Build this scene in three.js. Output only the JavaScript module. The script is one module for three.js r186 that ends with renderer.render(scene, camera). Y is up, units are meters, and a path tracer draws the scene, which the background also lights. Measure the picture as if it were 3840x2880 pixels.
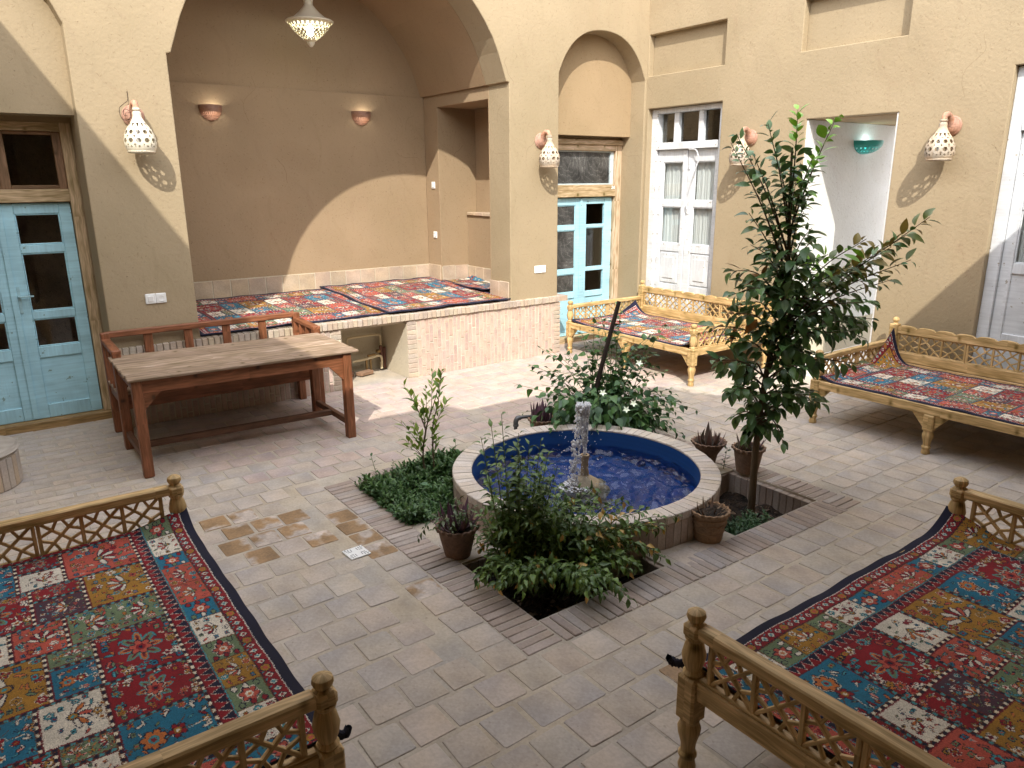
import * as THREE from 'three';
import { mergeGeometries, toCreasedNormals } from 'three/addons/utils/BufferGeometryUtils.js';
import { TextGeometry } from 'three/addons/geometries/TextGeometry.js';
import { FontLoader } from 'three/addons/loaders/FontLoader.js';

const V = (x, y, z) => new THREE.Vector3(x, y, z);
const scene = new THREE.Scene();
const renderer = new THREE.WebGLRenderer({ antialias: true });
renderer.setSize(1024, 768);
renderer.shadowMap.enabled = true;
renderer.toneMapping = THREE.LinearToneMapping;

// ---------------------------------------------------------------- camera, sky, sun, exposure
const camera = new THREE.PerspectiveCamera(54.81, 4 / 3, 0.05, 120);
camera.position.set(0, 2.07, 0);
{
  const yaw = 35.8 * Math.PI / 180, pitch = -15.35 * Math.PI / 180, roll = -0.42 * Math.PI / 180;
  camera.rotation.order = 'YXZ';
  camera.rotation.set(pitch, -yaw, roll);
}
scene.add(camera);
renderer.toneMappingExposure = 1.48;
const sunTravel = V(0.64, -1, -0.845);              // the way the sunlight goes
const toSun = sunTravel.clone().negate().normalize();
function skyTexture() {
  const w = 256, h = 128, d = new Float32Array(w * h * 4);
  for (let j = 0; j < h; j++) {
    const el = ((j + 0.5) / h - 0.5) * Math.PI;
    for (let i = 0; i < w; i++) {
      const az = ((i + 0.5) / w - 0.5) * 2 * Math.PI;
      const dir = V(Math.cos(el) * Math.cos(az), Math.sin(el), Math.cos(el) * Math.sin(az));
      let c;
      if (el > 0) {
        const t = Math.pow(1 - Math.sin(el), 2.2), g = Math.max(0, dir.dot(toSun));
        const glow = 0.55 * Math.pow(g, 6) + 0.9 * Math.pow(g, 40);
        c = [0.81 + 0.26 * t + glow, 0.84 + 0.24 * t + glow * 0.97, 0.92 + 0.18 * t + glow * 0.92];
      } else {
        const t = Math.min(1, -el * 6);
        c = [0.95 - 0.62 * t, 0.95 - 0.68 * t, 0.98 - 0.76 * t];
      }
      const o = (j * w + i) * 4;
      d[o] = c[0]; d[o + 1] = c[1]; d[o + 2] = c[2]; d[o + 3] = 1;
    }
  }
  const t = new THREE.DataTexture(d, w, h, THREE.RGBAFormat, THREE.FloatType);
  t.mapping = THREE.EquirectangularReflectionMapping; t.magFilter = THREE.LinearFilter; t.needsUpdate = true;
  return t;
}
scene.background = skyTexture();
scene.environment = scene.background;
scene.backgroundIntensity = 2.15;
scene.environmentIntensity = 2.15;
const sun = new THREE.DirectionalLight(new THREE.Color().setRGB(1, 0.95, 0.86), 3.75);
sun.position.copy(V(3.2, 0, -4)).addScaledVector(toSun, 25);
sun.target.position.set(3.2, 0, -4);
sun.castShadow = true;
sun.shadow.mapSize.set(4096, 4096);
Object.assign(sun.shadow.camera, { left: -9, right: 9, top: 9, bottom: -9, near: 1, far: 60 });
scene.add(sun, sun.target);

// ---------------------------------------------------------------- helpers
function mulberry(a) { return () => { a |= 0; a = a + 0x6D2B79F5 | 0; let t = Math.imul(a ^ a >>> 15, 1 | a); t = t + Math.imul(t ^ t >>> 7, 61 | t) ^ t; return ((t ^ t >>> 14) >>> 0) / 4294967296; }; }
const rnd = mulberry(7);
const rr = (a, b) => a + (b - a) * rnd();
const pick = (a) => a[Math.floor(rnd() * a.length)];
const names = {};
function numbered(n) { const k = names[n] = (names[n] ?? -1) + 1; return k ? `${n}_${String(k).padStart(3, '0')}` : n; }
function tag(o, label, category, group, kind) {
  o.userData.label = label; o.userData.category = category;
  if (group) o.userData.group = group;
  if (kind) o.userData.kind = kind;
  return o;
}
function thing(name, label, category, [x, y, z] = [0, 0, 0], turn = 0, group) {
  const o = new THREE.Group(); o.name = numbered(name); scene.add(o);
  o.position.set(x, y, z); o.rotation.y = turn;
  return tag(o, label, category, group);
}
function shade(m) { m.castShadow = m.receiveShadow = true; return m; }
function part(name, geo, mat, parent, label) {
  const g = Array.isArray(geo) ? merge(geo) : geo;
  const m = shade(new THREE.Mesh(g, mat)); m.name = name;
  if (label) m.userData.label = label;
  parent.add(m); return m;
}
function sub(name, parent, [x, y, z] = [0, 0, 0], turn = 0) { const o = new THREE.Group(); o.name = name; o.position.set(x, y, z); o.rotation.y = turn; parent.add(o); return o; }
function clean(g) {
  let o = g.index ? g.toNonIndexed() : g;
  for (const k of Object.keys(o.attributes)) if (!['position', 'normal', 'uv'].includes(k)) o.deleteAttribute(k);
  if (!o.attributes.normal) o.computeVertexNormals();
  if (!o.attributes.uv) boxUV(o);
  o.groups = []; o.clearGroups?.();
  return o;
}
function merge(list) { return list.length === 1 ? clean(list[0]) : mergeGeometries(list.map(clean)); }
function boxUV(g, s = 1, ou = 0, ov = 0) {
  if (g.index) throw new Error('boxUV wants no index');
  const p = g.attributes.position, n = p.count, uv = new Float32Array(n * 2), a = V(), b = V(), c = V(), q = V();
  for (let i = 0; i < n; i += 3) {
    a.fromBufferAttribute(p, i); b.fromBufferAttribute(p, i + 1); c.fromBufferAttribute(p, i + 2);
    q.copy(b).sub(a).cross(c.clone().sub(a)); const x = Math.abs(q.x), y = Math.abs(q.y), z = Math.abs(q.z);
    [a, b, c].forEach((v, k) => {
      const u = y >= x && y >= z ? [v.x, v.z] : x >= z ? [v.z, v.y] : [v.x, v.y];
      uv[(i + k) * 2] = u[0] / s + ou; uv[(i + k) * 2 + 1] = u[1] / s + ov;
    });
  }
  g.setAttribute('uv', new THREE.BufferAttribute(uv, 2)); return g;
}
function fromTris(list, uvs) {
  const g = new THREE.BufferGeometry();
  g.setAttribute('position', new THREE.BufferAttribute(new Float32Array(list), 3));
  if (uvs) g.setAttribute('uv', new THREE.BufferAttribute(new Float32Array(uvs), 2));
  g.computeVertexNormals(); if (!uvs) boxUV(g); return g;
}
// chamfered box (44 triangles), centred; jit makes it a little uneven
function cbox(w, h, d, c = 0.004, jit = 0, uo = 0, vo = 0) {
  const s = [w / 2, h / 2, d / 2], P = {};
  c = Math.min(c, w * 0.45, h * 0.45, d * 0.45);
  for (const x of [-1, 1]) for (const y of [-1, 1]) for (const z of [-1, 1]) {
    const j = [rr(-jit, jit), rr(-jit, jit), rr(-jit, jit)], S = [x, y, z];
    for (let k = 0; k < 3; k++) P[`${x}${y}${z}${k}`] = [0, 1, 2].map((i) => S[i] * (i === k ? s[i] : s[i] - c) + j[i]);
  }
  const t = [];
  const tri = (a, b, c2) => {
    const [A, B, C] = [P[a], P[b], P[c2]];
    const n = [(B[1] - A[1]) * (C[2] - A[2]) - (B[2] - A[2]) * (C[1] - A[1]), (B[2] - A[2]) * (C[0] - A[0]) - (B[0] - A[0]) * (C[2] - A[2]), (B[0] - A[0]) * (C[1] - A[1]) - (B[1] - A[1]) * (C[0] - A[0])];
    const m = [0, 1, 2].map((i) => A[i] + B[i] + C[i]);
    if (n[0] * m[0] + n[1] * m[1] + n[2] * m[2] >= 0) t.push(...A, ...B, ...C); else t.push(...A, ...C, ...B);
  };
  const quad = (a, b, c2, d2) => { tri(a, b, c2); tri(a, c2, d2); };
  for (let k = 0; k < 3; k++) {
    const i = (k + 1) % 3, j = (k + 2) % 3;
    for (const e of [-1, 1]) { const n = (u, v) => { const q = []; q[k] = e; q[i] = u; q[j] = v; return q.join('') + k; }; quad(n(-1, -1), n(1, -1), n(1, 1), n(-1, 1)); }
    for (const u of [-1, 1]) for (const v of [-1, 1]) { const n = (e, f) => { const q = []; q[k] = e; q[i] = u; q[j] = v; return q.join('') + f; }; quad(n(-1, i), n(1, i), n(1, j), n(-1, j)); }
  }
  for (const x of [-1, 1]) for (const y of [-1, 1]) for (const z of [-1, 1]) tri(`${x}${y}${z}0`, `${x}${y}${z}1`, `${x}${y}${z}2`);
  const g = fromTris(t); return boxUV(g, 1, uo, vo);
}
function box(x0, x1, y0, y1, z0, z1, c = 0.004, jit = 0) {      // the texture's u runs along the longest side
  const w = x1 - x0, h = y1 - y0, d = z1 - z0, g = cbox(w, h, d, c, jit).translate((x0 + x1) / 2, (y0 + y1) / 2, (z0 + z1) / 2), uv = g.attributes.uv, p = g.attributes.position;
  boxUV(g);
  if (h > w && h > d) for (let i = 0; i < uv.count; i++) g.attributes.uv.setXY(i, p.getY(i), p.getX(i) + p.getZ(i));
  else if (d > w && d > h) for (let i = 0; i < uv.count; i++) g.attributes.uv.setXY(i, p.getZ(i), p.getX(i) + p.getY(i));
  return g;
}
// a stick from a to b; u of its texture runs along it
function beam(a, b, w, h, up = V(0, 1, 0), c = 0.003, jit = 0) {
  const dir = b.clone().sub(a), L = dir.length(); dir.normalize();
  if (Math.abs(dir.dot(up)) > 0.98) up = V(0, 0, 1);
  const g = cbox(L, h, w, c, jit), n = g.attributes.position.count, uv = g.attributes.uv, p = g.attributes.position, ou = rnd() * 3, ov = rnd() * 3;
  for (let i = 0; i < n; i++) uv.setXY(i, p.getX(i) + ou, p.getY(i) + p.getZ(i) + ov);
  const z = dir.clone().cross(up).normalize(), y = z.clone().cross(dir);
  return g.applyMatrix4(new THREE.Matrix4().makeBasis(dir, y, z).setPosition(a.clone().add(b).multiplyScalar(0.5)));
}
function lathe(pts, seg = 24, crease = 0.6) {
  const g = new THREE.LatheGeometry(pts.map(([r, y]) => new THREE.Vector2(Math.max(r, 0.0001), y)), seg);
  const o = clean(toCreasedNormals(g, crease)), uv = o.attributes.uv, p = o.attributes.position; for (let i = 0; i < uv.count; i++) uv.setXY(i, p.getY(i), uv.getX(i) * 0.24); return o;
}
function tube(pts, r, seg = 12, rad = 6) { return clean(new THREE.TubeGeometry(new THREE.CatmullRomCurve3(pts), seg, r, rad, false)); }
function taper(pts, r0, r1, seg = 10, rad = 6) {     // a tapering tube along a curve
  const cu = new THREE.CatmullRomCurve3(pts), g = new THREE.TubeGeometry(cu, seg, 1, rad, false), p = g.attributes.position;
  const nrm = g.attributes.normal;
  for (let i = 0; i <= seg; i++) { const c = cu.getPointAt(i / seg), r = r0 + (r1 - r0) * i / seg; for (let j = 0; j <= rad; j++) { const k = i * (rad + 1) + j; p.setXYZ(k, c.x + nrm.getX(k) * r, c.y + nrm.getY(k) * r, c.z + nrm.getZ(k) * r); } }
  return clean(g);
}
function poly(list) { const s = new THREE.Shape(); list.forEach(([x, y], i) => i ? s.lineTo(x, y) : s.moveTo(x, y)); return s; }
function extrude(shape, depth, bevel = 0) {
  const g = new THREE.ExtrudeGeometry(shape, bevel ? { depth: depth - 2 * bevel, bevelEnabled: true, bevelSize: bevel, bevelThickness: bevel, bevelOffset: -bevel, bevelSegments: 2, curveSegments: 24 } : { depth, bevelEnabled: false, curveSegments: 24 });
  if (bevel) g.translate(0, 0, bevel);
  return clean(g);
}
// u -> -z, v -> y, w -> x : slabs that stand along the z axis
const ALONG_Z = new THREE.Matrix4().makeBasis(V(0, 0, -1), V(0, 1, 0), V(1, 0, 0));

// ---------------------------------------------------------------- textures (all tile without a seam)
function noise2(seed) {
  const r = mulberry(seed), T = new Float32Array(256 * 256); for (let i = 0; i < T.length; i++) T[i] = r();
  return (x, y, per) => {                           // value noise that repeats every per cells
    const xi = Math.floor(x), yi = Math.floor(y), fx = x - xi, fy = y - yi, sx = fx * fx * (3 - 2 * fx), sy = fy * fy * (3 - 2 * fy);
    const w = (a) => ((a % per) + per) % per, at = (a, b) => T[(w(a) & 255) + ((w(b) & 255) << 8)];
    return (at(xi, yi) * (1 - sx) + at(xi + 1, yi) * sx) * (1 - sy) + (at(xi, yi + 1) * (1 - sx) + at(xi + 1, yi + 1) * sx) * sy;
  };
}
function fbm(n, x, y, per, oct) { let s = 0, a = 0.5, t = 0; for (let o = 0; o < oct; o++) { s += a * n(x, y, per); t += a; x *= 2; y *= 2; per *= 2; a *= 0.55; } return s / t; }
function dataTex(size, fn, srgb, rep = 1) {
  const d = new Uint8Array(size * size * 4);
  for (let j = 0; j < size; j++) for (let i = 0; i < size; i++) {
    const c = fn(i / size, j / size), o = (j * size + i) * 4;
    for (let k = 0; k < 3; k++) d[o + k] = Math.max(0, Math.min(255, Math.round(255 * (Array.isArray(c) ? c[k] : c))));
    d[o + 3] = 255;
  }
  const t = new THREE.DataTexture(d, size, size); t.wrapS = t.wrapT = THREE.RepeatWrapping; t.magFilter = THREE.LinearFilter; t.minFilter = THREE.LinearMipmapLinearFilter;
  t.generateMipmaps = true; if (srgb) t.colorSpace = THREE.SRGBColorSpace; t.repeat.set(1 / rep, 1 / rep); t.needsUpdate = true; return t;
}
const sized = (t, metres) => { const c = t.clone(); c.repeat.set(1 / metres, 1 / metres); c.needsUpdate = true; return c; };
const nA = noise2(11), nB = noise2(23), nC = noise2(37);
// straw plaster: hand-trowelled sweeps, patched and stained places, hairline cracks, grit and short straw flecks; one sheet covers 6 m
const plasterMap = (() => {
  const S = 2048, cv = document.createElement('canvas'); cv.width = cv.height = S; const c = cv.getContext('2d'), r = mulberry(99), PM = S / 6, R = (a, b) => a + (b - a) * r();
  c.fillStyle = 'rgb(236,236,236)'; c.fillRect(0, 0, S, S);
  const wrap = (f) => { for (const dx of [-S, 0, S]) for (const dy of [-S, 0, S]) { c.save(); c.translate(dx, dy); f(); c.restore(); } };
  for (let k = 0; k < 70; k++) { const x = r() * S, y = r() * S, w = R(0.15, 0.7) * PM, h = R(0.1, 0.4) * PM, v = r() < 0.6 ? [120, 96, 70] : [255, 250, 240], a = R(0.02, 0.055); wrap(() => { if (x < -w || x > S + w) return; const g = c.createRadialGradient(0, 0, 0, 0, 0, 1); g.addColorStop(0, `rgba(${v},${a})`); g.addColorStop(0.7, `rgba(${v},${a * 0.7})`); g.addColorStop(1, `rgba(${v},0)`); c.translate(x, y); c.rotate(k); c.scale(w, h); c.fillStyle = g; c.beginPath(); c.arc(0, 0, 1, 0, 7); c.fill(); }); }
  c.lineCap = 'round';
  for (let k = 0; k < 900; k++) { const x = r() * S, y = r() * S, rad = R(0.2, 0.7) * PM, a0 = R(-0.5, 0.5) + (r() < 0.5 ? 3.14 : 0), len = R(0.3, 0.9), w = R(3, 15), dark = r() < 0.5; c.strokeStyle = dark ? `rgba(110,90,66,${R(0.012, 0.035)})` : `rgba(255,252,244,${R(0.02, 0.05)})`; c.lineWidth = w; c.beginPath(); c.arc(x - Math.cos(a0) * rad, y - Math.sin(a0) * rad, rad, a0, a0 + len); c.stroke(); }
  for (let k = 0; k < 16; k++) { let x = r() * S, y = r() * S, a = R(0.9, 2.2); c.strokeStyle = `rgba(90,68,48,${R(0.10, 0.26)})`; c.lineWidth = R(0.8, 1.7); c.beginPath(); c.moveTo(x, y); for (let i = 0; i < R(8, 30); i++) { a += R(-0.5, 0.5); x += Math.cos(a) * 9; y += Math.sin(a) * 9; c.lineTo(x, y); } c.stroke(); }
  for (let k = 0; k < 26000; k++) { const x = r() * S, y = r() * S, a = r() * 6.283, L = R(2, 8); c.strokeStyle = r() < 0.6 ? `rgba(96,74,48,${R(0.08, 0.28)})` : `rgba(255,248,225,${R(0.1, 0.3)})`; c.lineWidth = R(0.6, 1.3); c.beginPath(); c.moveTo(x, y); c.lineTo(x + Math.cos(a) * L, y + Math.sin(a) * L); c.stroke(); }
  for (let k = 0; k < 700; k++) { c.fillStyle = `rgba(70,50,34,${R(0.12, 0.4)})`; c.beginPath(); c.arc(r() * S, r() * S, R(0.6, 1.6), 0, 7); c.fill(); }
  const D = c.getImageData(0, 0, S, S).data, o = new Uint8Array(S * S * 4), cl = new Float32Array(256 * 256);
  for (let y = 0; y < 256; y++) for (let x = 0; x < 256; x++) cl[y * 256 + x] = (fbm(nA, x / 256 * 9, y / 256 * 9, 9, 4) - 0.5) * 0.09 + (fbm(nC, x / 256 * 4, y / 256 * 4, 4, 3) - 0.5) * 0.12;
  for (let y = 0; y < S; y++) for (let x = 0; x < S; x++) { const fx = x / 8, fy = y / 8, x0 = fx | 0, y0 = fy | 0, u = fx - x0, v = fy - y0, at = (a, b) => cl[(b & 255) * 256 + (a & 255)], big = (at(x0, y0) * (1 - u) + at(x0 + 1, y0) * u) * (1 - v) + (at(x0, y0 + 1) * (1 - u) + at(x0 + 1, y0 + 1) * u) * v; const k = 1 + big + (r() - 0.5) * 0.05, q = (y * S + x) * 4; o[q] = Math.min(255, D[q] * k); o[q + 1] = Math.min(255, D[q + 1] * (k - big * 0.04)); o[q + 2] = Math.min(255, D[q + 2] * (k - Math.max(0, -big) * 0.25)); o[q + 3] = 255; }
  const t = new THREE.DataTexture(o, S, S); t.wrapS = t.wrapT = THREE.RepeatWrapping; t.magFilter = THREE.LinearFilter; t.minFilter = THREE.LinearMipmapLinearFilter; t.generateMipmaps = true; t.colorSpace = THREE.SRGBColorSpace; t.repeat.set(1 / 6, 1 / 6); t.needsUpdate = true; return t;
})();
const plasterBump = dataTex(1024, (u, v) => 0.5 + (fbm(nB, u * 90, v * 90, 90, 3) - 0.5) * 0.5 + (fbm(nA, u * 6, v * 6, 6, 2) - 0.5) * 0.6, false, 1.9);
// fired clay: soft patches, pits and dust
const clayMap = dataTex(512, (u, v) => {
  const a = fbm(nA, u * 4, v * 4, 4, 5), g = fbm(nB, u * 90, v * 90, 90, 2), p = fbm(nC, u * 26, v * 26, 26, 2), pit = p > 0.74 ? -(p - 0.74) * 1.2 : 0;
  const b = 0.84 + (a - 0.5) * 0.42 + (g - 0.5) * 0.16 + pit, w = (fbm(nC, u * 3, v * 3, 3, 3) - 0.5) * 0.16;
  return [b + w * 0.5, b, b - w * 0.7];
}, true, 0.8);
const tileMap = dataTex(512, (u, v) => {
  const a = fbm(nA, u * 3, v * 3, 3, 4), d = fbm(nC, u * 9 + 3, v * 9, 9, 3), g = fbm(nB, u * 90, v * 90, 90, 2), p = fbm(nC, u * 40, v * 40, 40, 2), pit = p > 0.84 ? -(p - 0.84) * 1.2 : 0;
  const b = 0.86 + (a - 0.5) * 0.24 + (d - 0.5) * 0.08 + (g - 0.5) * 0.09 + pit, w = (fbm(nA, u * 4 + 1, v * 4, 4, 3) - 0.5) * 0.14;
  return [b + w * 0.35, b, b - w * 0.7];
}, true, 0.9);
const tanMap = dataTex(512, (u, v) => {
  const a = fbm(nA, u * 6, v * 6, 6, 4), g = fbm(nB, u * 90, v * 90, 90, 2), k = Math.max(0, Math.min(1, (a - 0.40) * 7)), d = 0.9 + (g - 0.5) * 0.16 + (fbm(nC, u * 10, v * 10, 10, 3) - 0.5) * 0.3;
  return [(0.80 + (0.66 - 0.80) * k) * d, (0.74 + (0.53 - 0.74) * k) * d, (0.69 + (0.38 - 0.69) * k) * d];
}, true, 0.9);
const clayBump = dataTex(512, (u, v) => { const p = fbm(nC, u * 30, v * 30, 30, 3); return 0.5 + (fbm(nB, u * 80, v * 80, 80, 2) - 0.5) * 0.5 + (fbm(nA, u * 6, v * 6, 6, 3) - 0.5) * 0.6 - (p > 0.72 ? (p - 0.72) * 2 : 0); }, false, 0.8);
// wood, grain along u
const woodMap = dataTex(1024, (u, v) => {
  const wob = fbm(nA, u * 3, v * 6, 6, 3) * 0.9, gr = fbm(nB, u * 6, v * 90 + wob * 6, 180, 3), ring = 0.5 + 0.5 * Math.sin((v * 14 + wob * 2.2) * 6.283), fine = fbm(nC, u * 16, v * 220, 220, 2), bl = fbm(nA, u * 5, v * 5, 5, 3);
  const kx = ((u * 2.0 + 0.35) % 1) - 0.5, ky = ((v * 3 + 0.2) % 1) - 0.5, kn = Math.exp(-(kx * kx * 900 + ky * ky * 220)) * 0.35;
  const b = 0.80 + (gr - 0.5) * 0.34 + (ring - 0.5) * 0.10 + (fine - 0.5) * 0.20 + (bl - 0.5) * 0.22 - kn;
  return [b + 0.03, b, b - 0.05 + (b - 0.8) * 0.3];
}, true, 0.9);
const woodBump = dataTex(512, (u, v) => 0.5 + (fbm(nB, u * 5, v * 90, 180, 3) - 0.5) * 0.9, false, 0.9);
const paintMap = dataTex(512, (u, v) => {                       // old paint: brushed, chipped here and there
  const br = fbm(nB, u * 70, v * 5, 70, 3), st = fbm(nA, u * 5, v * 5, 5, 4), ch = fbm(nC, u * 22, v * 22, 22, 4);
  const b = 0.9 + (br - 0.5) * 0.10 + (st - 0.5) * 0.16; return ch > 0.79 ? [b * 0.78, b * 0.74, b * 0.68] : [b, b, b];
}, true, 0.9);
const dustMap = dataTex(512, (u, v) => {
  const a = fbm(nA, u * 4, v * 4, 4, 5), s = fbm(nC, u * 50 + a * 8, v * 6, 50, 3), g = fbm(nB, u * 120, v * 120, 120, 2);
  const sw = Math.abs(Math.sin((Math.hypot(u - 0.5, v - 0.6) * 9 + a * 3) * 3)); const b = 0.42 + (a - 0.5) * 0.5 + (s - 0.5) * 0.2 + (g > 0.68 ? 0.35 : 0) * a + (sw > 0.97 ? 0.16 : 0); return b;
}, true, 0.5);
const soilMap = dataTex(512, (u, v) => { const a = fbm(nA, u * 12, v * 12, 12, 4), g = fbm(nB, u * 90, v * 90, 90, 3); const b = 0.5 + (a - 0.5) * 0.7 + (g - 0.5) * 0.8; return [b, b * 0.92, b * 0.84]; }, true, 0.5);
const soilBump = dataTex(512, (u, v) => fbm(nB, u * 26, v * 26, 26, 4), false, 0.5);

// ---------------------------------------------------------------- materials
const lin = (r, g, b) => new THREE.Color().setRGB(r, g, b);
const mat = (r, g, b, o = {}) => new THREE.MeshStandardMaterial({ color: lin(r, g, b), roughness: 0.85, side: THREE.DoubleSide, ...o });
const plaster = (r, g, b) => mat(r, g, b, { map: plasterMap, bumpMap: plasterBump, bumpScale: 0.004, roughness: 0.96 });
const clay = (r, g, b, o = {}) => mat(r, g, b, { map: clayMap, bumpMap: clayBump, bumpScale: 0.003, roughness: 0.92, ...o });
const tileClay = (r, g, b, o = {}) => mat(r, g, b, { map: tileMap, bumpMap: clayBump, bumpScale: 0.002, roughness: 0.9, ...o });
const wood = (r, g, b, o = {}) => mat(r, g, b, { map: woodMap, bumpMap: woodBump, bumpScale: 0.0012, roughness: 0.6, ...o });
const paint = (r, g, b, o = {}) => mat(r, g, b, { map: paintMap, bumpMap: woodBump, bumpScale: 0.001, roughness: 0.5, ...o });
const M = {
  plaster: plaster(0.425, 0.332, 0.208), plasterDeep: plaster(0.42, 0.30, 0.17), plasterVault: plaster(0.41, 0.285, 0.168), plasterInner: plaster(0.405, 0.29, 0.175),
  white: mat(0.86, 0.85, 0.83, { map: plasterMap, bumpMap: plasterBump, bumpScale: 0.004, roughness: 0.9 }),
  lime: mat(0.62, 0.55, 0.42, { map: plasterMap, bumpMap: plasterBump, bumpScale: 0.006, roughness: 0.95 }),
  mortar: tileClay(0.585, 0.505, 0.405), mortarLight: tileClay(0.76, 0.68, 0.53),
  brick: [tileClay(0.69, 0.51, 0.43), tileClay(0.72, 0.545, 0.455), tileClay(0.67, 0.485, 0.405), tileClay(0.70, 0.545, 0.445)],
  coping: [tileClay(0.64, 0.52, 0.41), tileClay(0.67, 0.555, 0.44), tileClay(0.61, 0.49, 0.395), tileClay(0.64, 0.54, 0.41)],
  tile: [tileClay(0.60, 0.515, 0.44), tileClay(0.625, 0.535, 0.455), tileClay(0.575, 0.50, 0.43), tileClay(0.615, 0.515, 0.435), tileClay(0.585, 0.51, 0.445), tileClay(0.60, 0.525, 0.445)],
  tileSunPink: [tileClay(0.60, 0.475, 0.42), tileClay(0.62, 0.49, 0.43), tileClay(0.585, 0.47, 0.415)],
  tileTan: [tileClay(0.88, 0.88, 0.88, { map: tanMap, roughness: 0.65 }), tileClay(1, 1, 1, { map: tanMap, roughness: 0.7 })],
  border: [tileClay(0.50, 0.405, 0.345), tileClay(0.46, 0.365, 0.305), tileClay(0.54, 0.45, 0.385), tileClay(0.44, 0.345, 0.29), tileClay(0.49, 0.42, 0.375)],
  skirt: [tileClay(0.62, 0.475, 0.345), tileClay(0.65, 0.505, 0.365), tileClay(0.60, 0.465, 0.32), tileClay(0.63, 0.475, 0.355)],
  pine: wood(0.74, 0.535, 0.26), pineDark: wood(0.50, 0.32, 0.14),
  redwood: wood(0.30, 0.115, 0.052, { roughness: 0.55 }), darkwood: wood(0.16, 0.075, 0.04, { roughness: 0.6 }), grey: [wood(0.43, 0.33, 0.25, { roughness: 0.75 }), wood(0.37, 0.28, 0.21, { roughness: 0.75 }), wood(0.46, 0.355, 0.27, { roughness: 0.75 })],
  beam: wood(0.64, 0.50, 0.32, { roughness: 0.75 }), beamPale: wood(0.70, 0.56, 0.41, { roughness: 0.8 }),
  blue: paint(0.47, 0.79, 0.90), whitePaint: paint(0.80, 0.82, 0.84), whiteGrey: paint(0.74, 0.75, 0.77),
  glass: new THREE.MeshPhysicalMaterial({ color: lin(0.96, 0.975, 0.97), roughness: 0.03, transmission: 1, thickness: 0, side: THREE.DoubleSide }),
  dusty: mat(0.34, 0.33, 0.31, { map: dustMap, roughness: 0.35 }), dark: mat(0.012, 0.012, 0.014, { roughness: 0.18 }),
  curtain: new THREE.MeshPhysicalMaterial({ color: lin(0.78, 0.79, 0.78), roughness: 0.95, transmission: 0.3, thickness: 0, side: THREE.DoubleSide }),
  plastic: mat(0.82, 0.82, 0.80, { roughness: 0.35 }), hole: mat(0.02, 0.02, 0.02), iron: mat(0.13, 0.13, 0.135, { roughness: 0.5, metalness: 0.6 }), brass: mat(0.30, 0.20, 0.09, { roughness: 0.4, metalness: 0.7 }),
  terraPink: clay(0.50, 0.27, 0.18, { roughness: 0.55 }), pink: clay(0.68, 0.36, 0.24, { roughness: 0.75 }), cream: mat(0.74, 0.68, 0.54, { roughness: 0.28 }), creamRaw: clay(0.80, 0.64, 0.47, { roughness: 0.7 }),
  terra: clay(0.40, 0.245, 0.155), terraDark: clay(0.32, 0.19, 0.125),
  soil: mat(0.105, 0.075, 0.052, { map: soilMap, bumpMap: soilBump, bumpScale: 0.02, roughness: 1 }),
  pool: mat(0.014, 0.085, 0.30, { roughness: 0.45, map: paintMap }),
  bark: mat(0.20, 0.15, 0.10, { map: woodMap, bumpMap: woodBump, bumpScale: 0.003, roughness: 0.95 }), barkDark: mat(0.05, 0.032, 0.026, { map: woodMap, roughness: 0.9 }), greenStem: mat(0.10, 0.15, 0.04),
};
const leafMat = (r, g, b, t = 0.3, o = {}) => new THREE.MeshPhysicalMaterial({ color: lin(r, g, b), roughness: 0.5, transmission: t, thickness: 0, side: THREE.DoubleSide, ...o });

// ================================================================ the large structure
const X1 = 7.15, XL = -0.7, ZF = -7.0;
function archPts(cx, hw, spring, rise, prof, n = 36) {
  const c = new THREE.CatmullRomCurve3([...prof.map(([a, b]) => V(a, b, 0)), ...prof.slice(0, -1).reverse().map(([a, b]) => V(-a, b, 0))], false, 'centripetal');
  return c.getPoints(n).map((p) => [cx + p.x * hw, spring + p.y * rise]);
}
const nicheProf = [[1, 0], [0.86, 0.38], [0.66, 0.70], [0.42, 0.90], [0.2, 0.98], [0, 1]];
const iwanProf = [[1, 0], [0.9, 0.33], [0.745, 0.60], [0.59, 0.775], [0.41, 0.90], [0.206, 0.976], [0, 1]];
function hole(list) { const p = new THREE.Path(); list.forEach(([x, y], i) => i ? p.lineTo(x, y) : p.moveTo(x, y)); p.closePath(); return p; }
const rect = (x0, x1, y0, y1) => [[x0, y0], [x1, y0], [x1, y1], [x0, y1]];
const iwanArch = archPts(3.305, 1.70, 3.11, 1.27, iwanProf);

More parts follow.
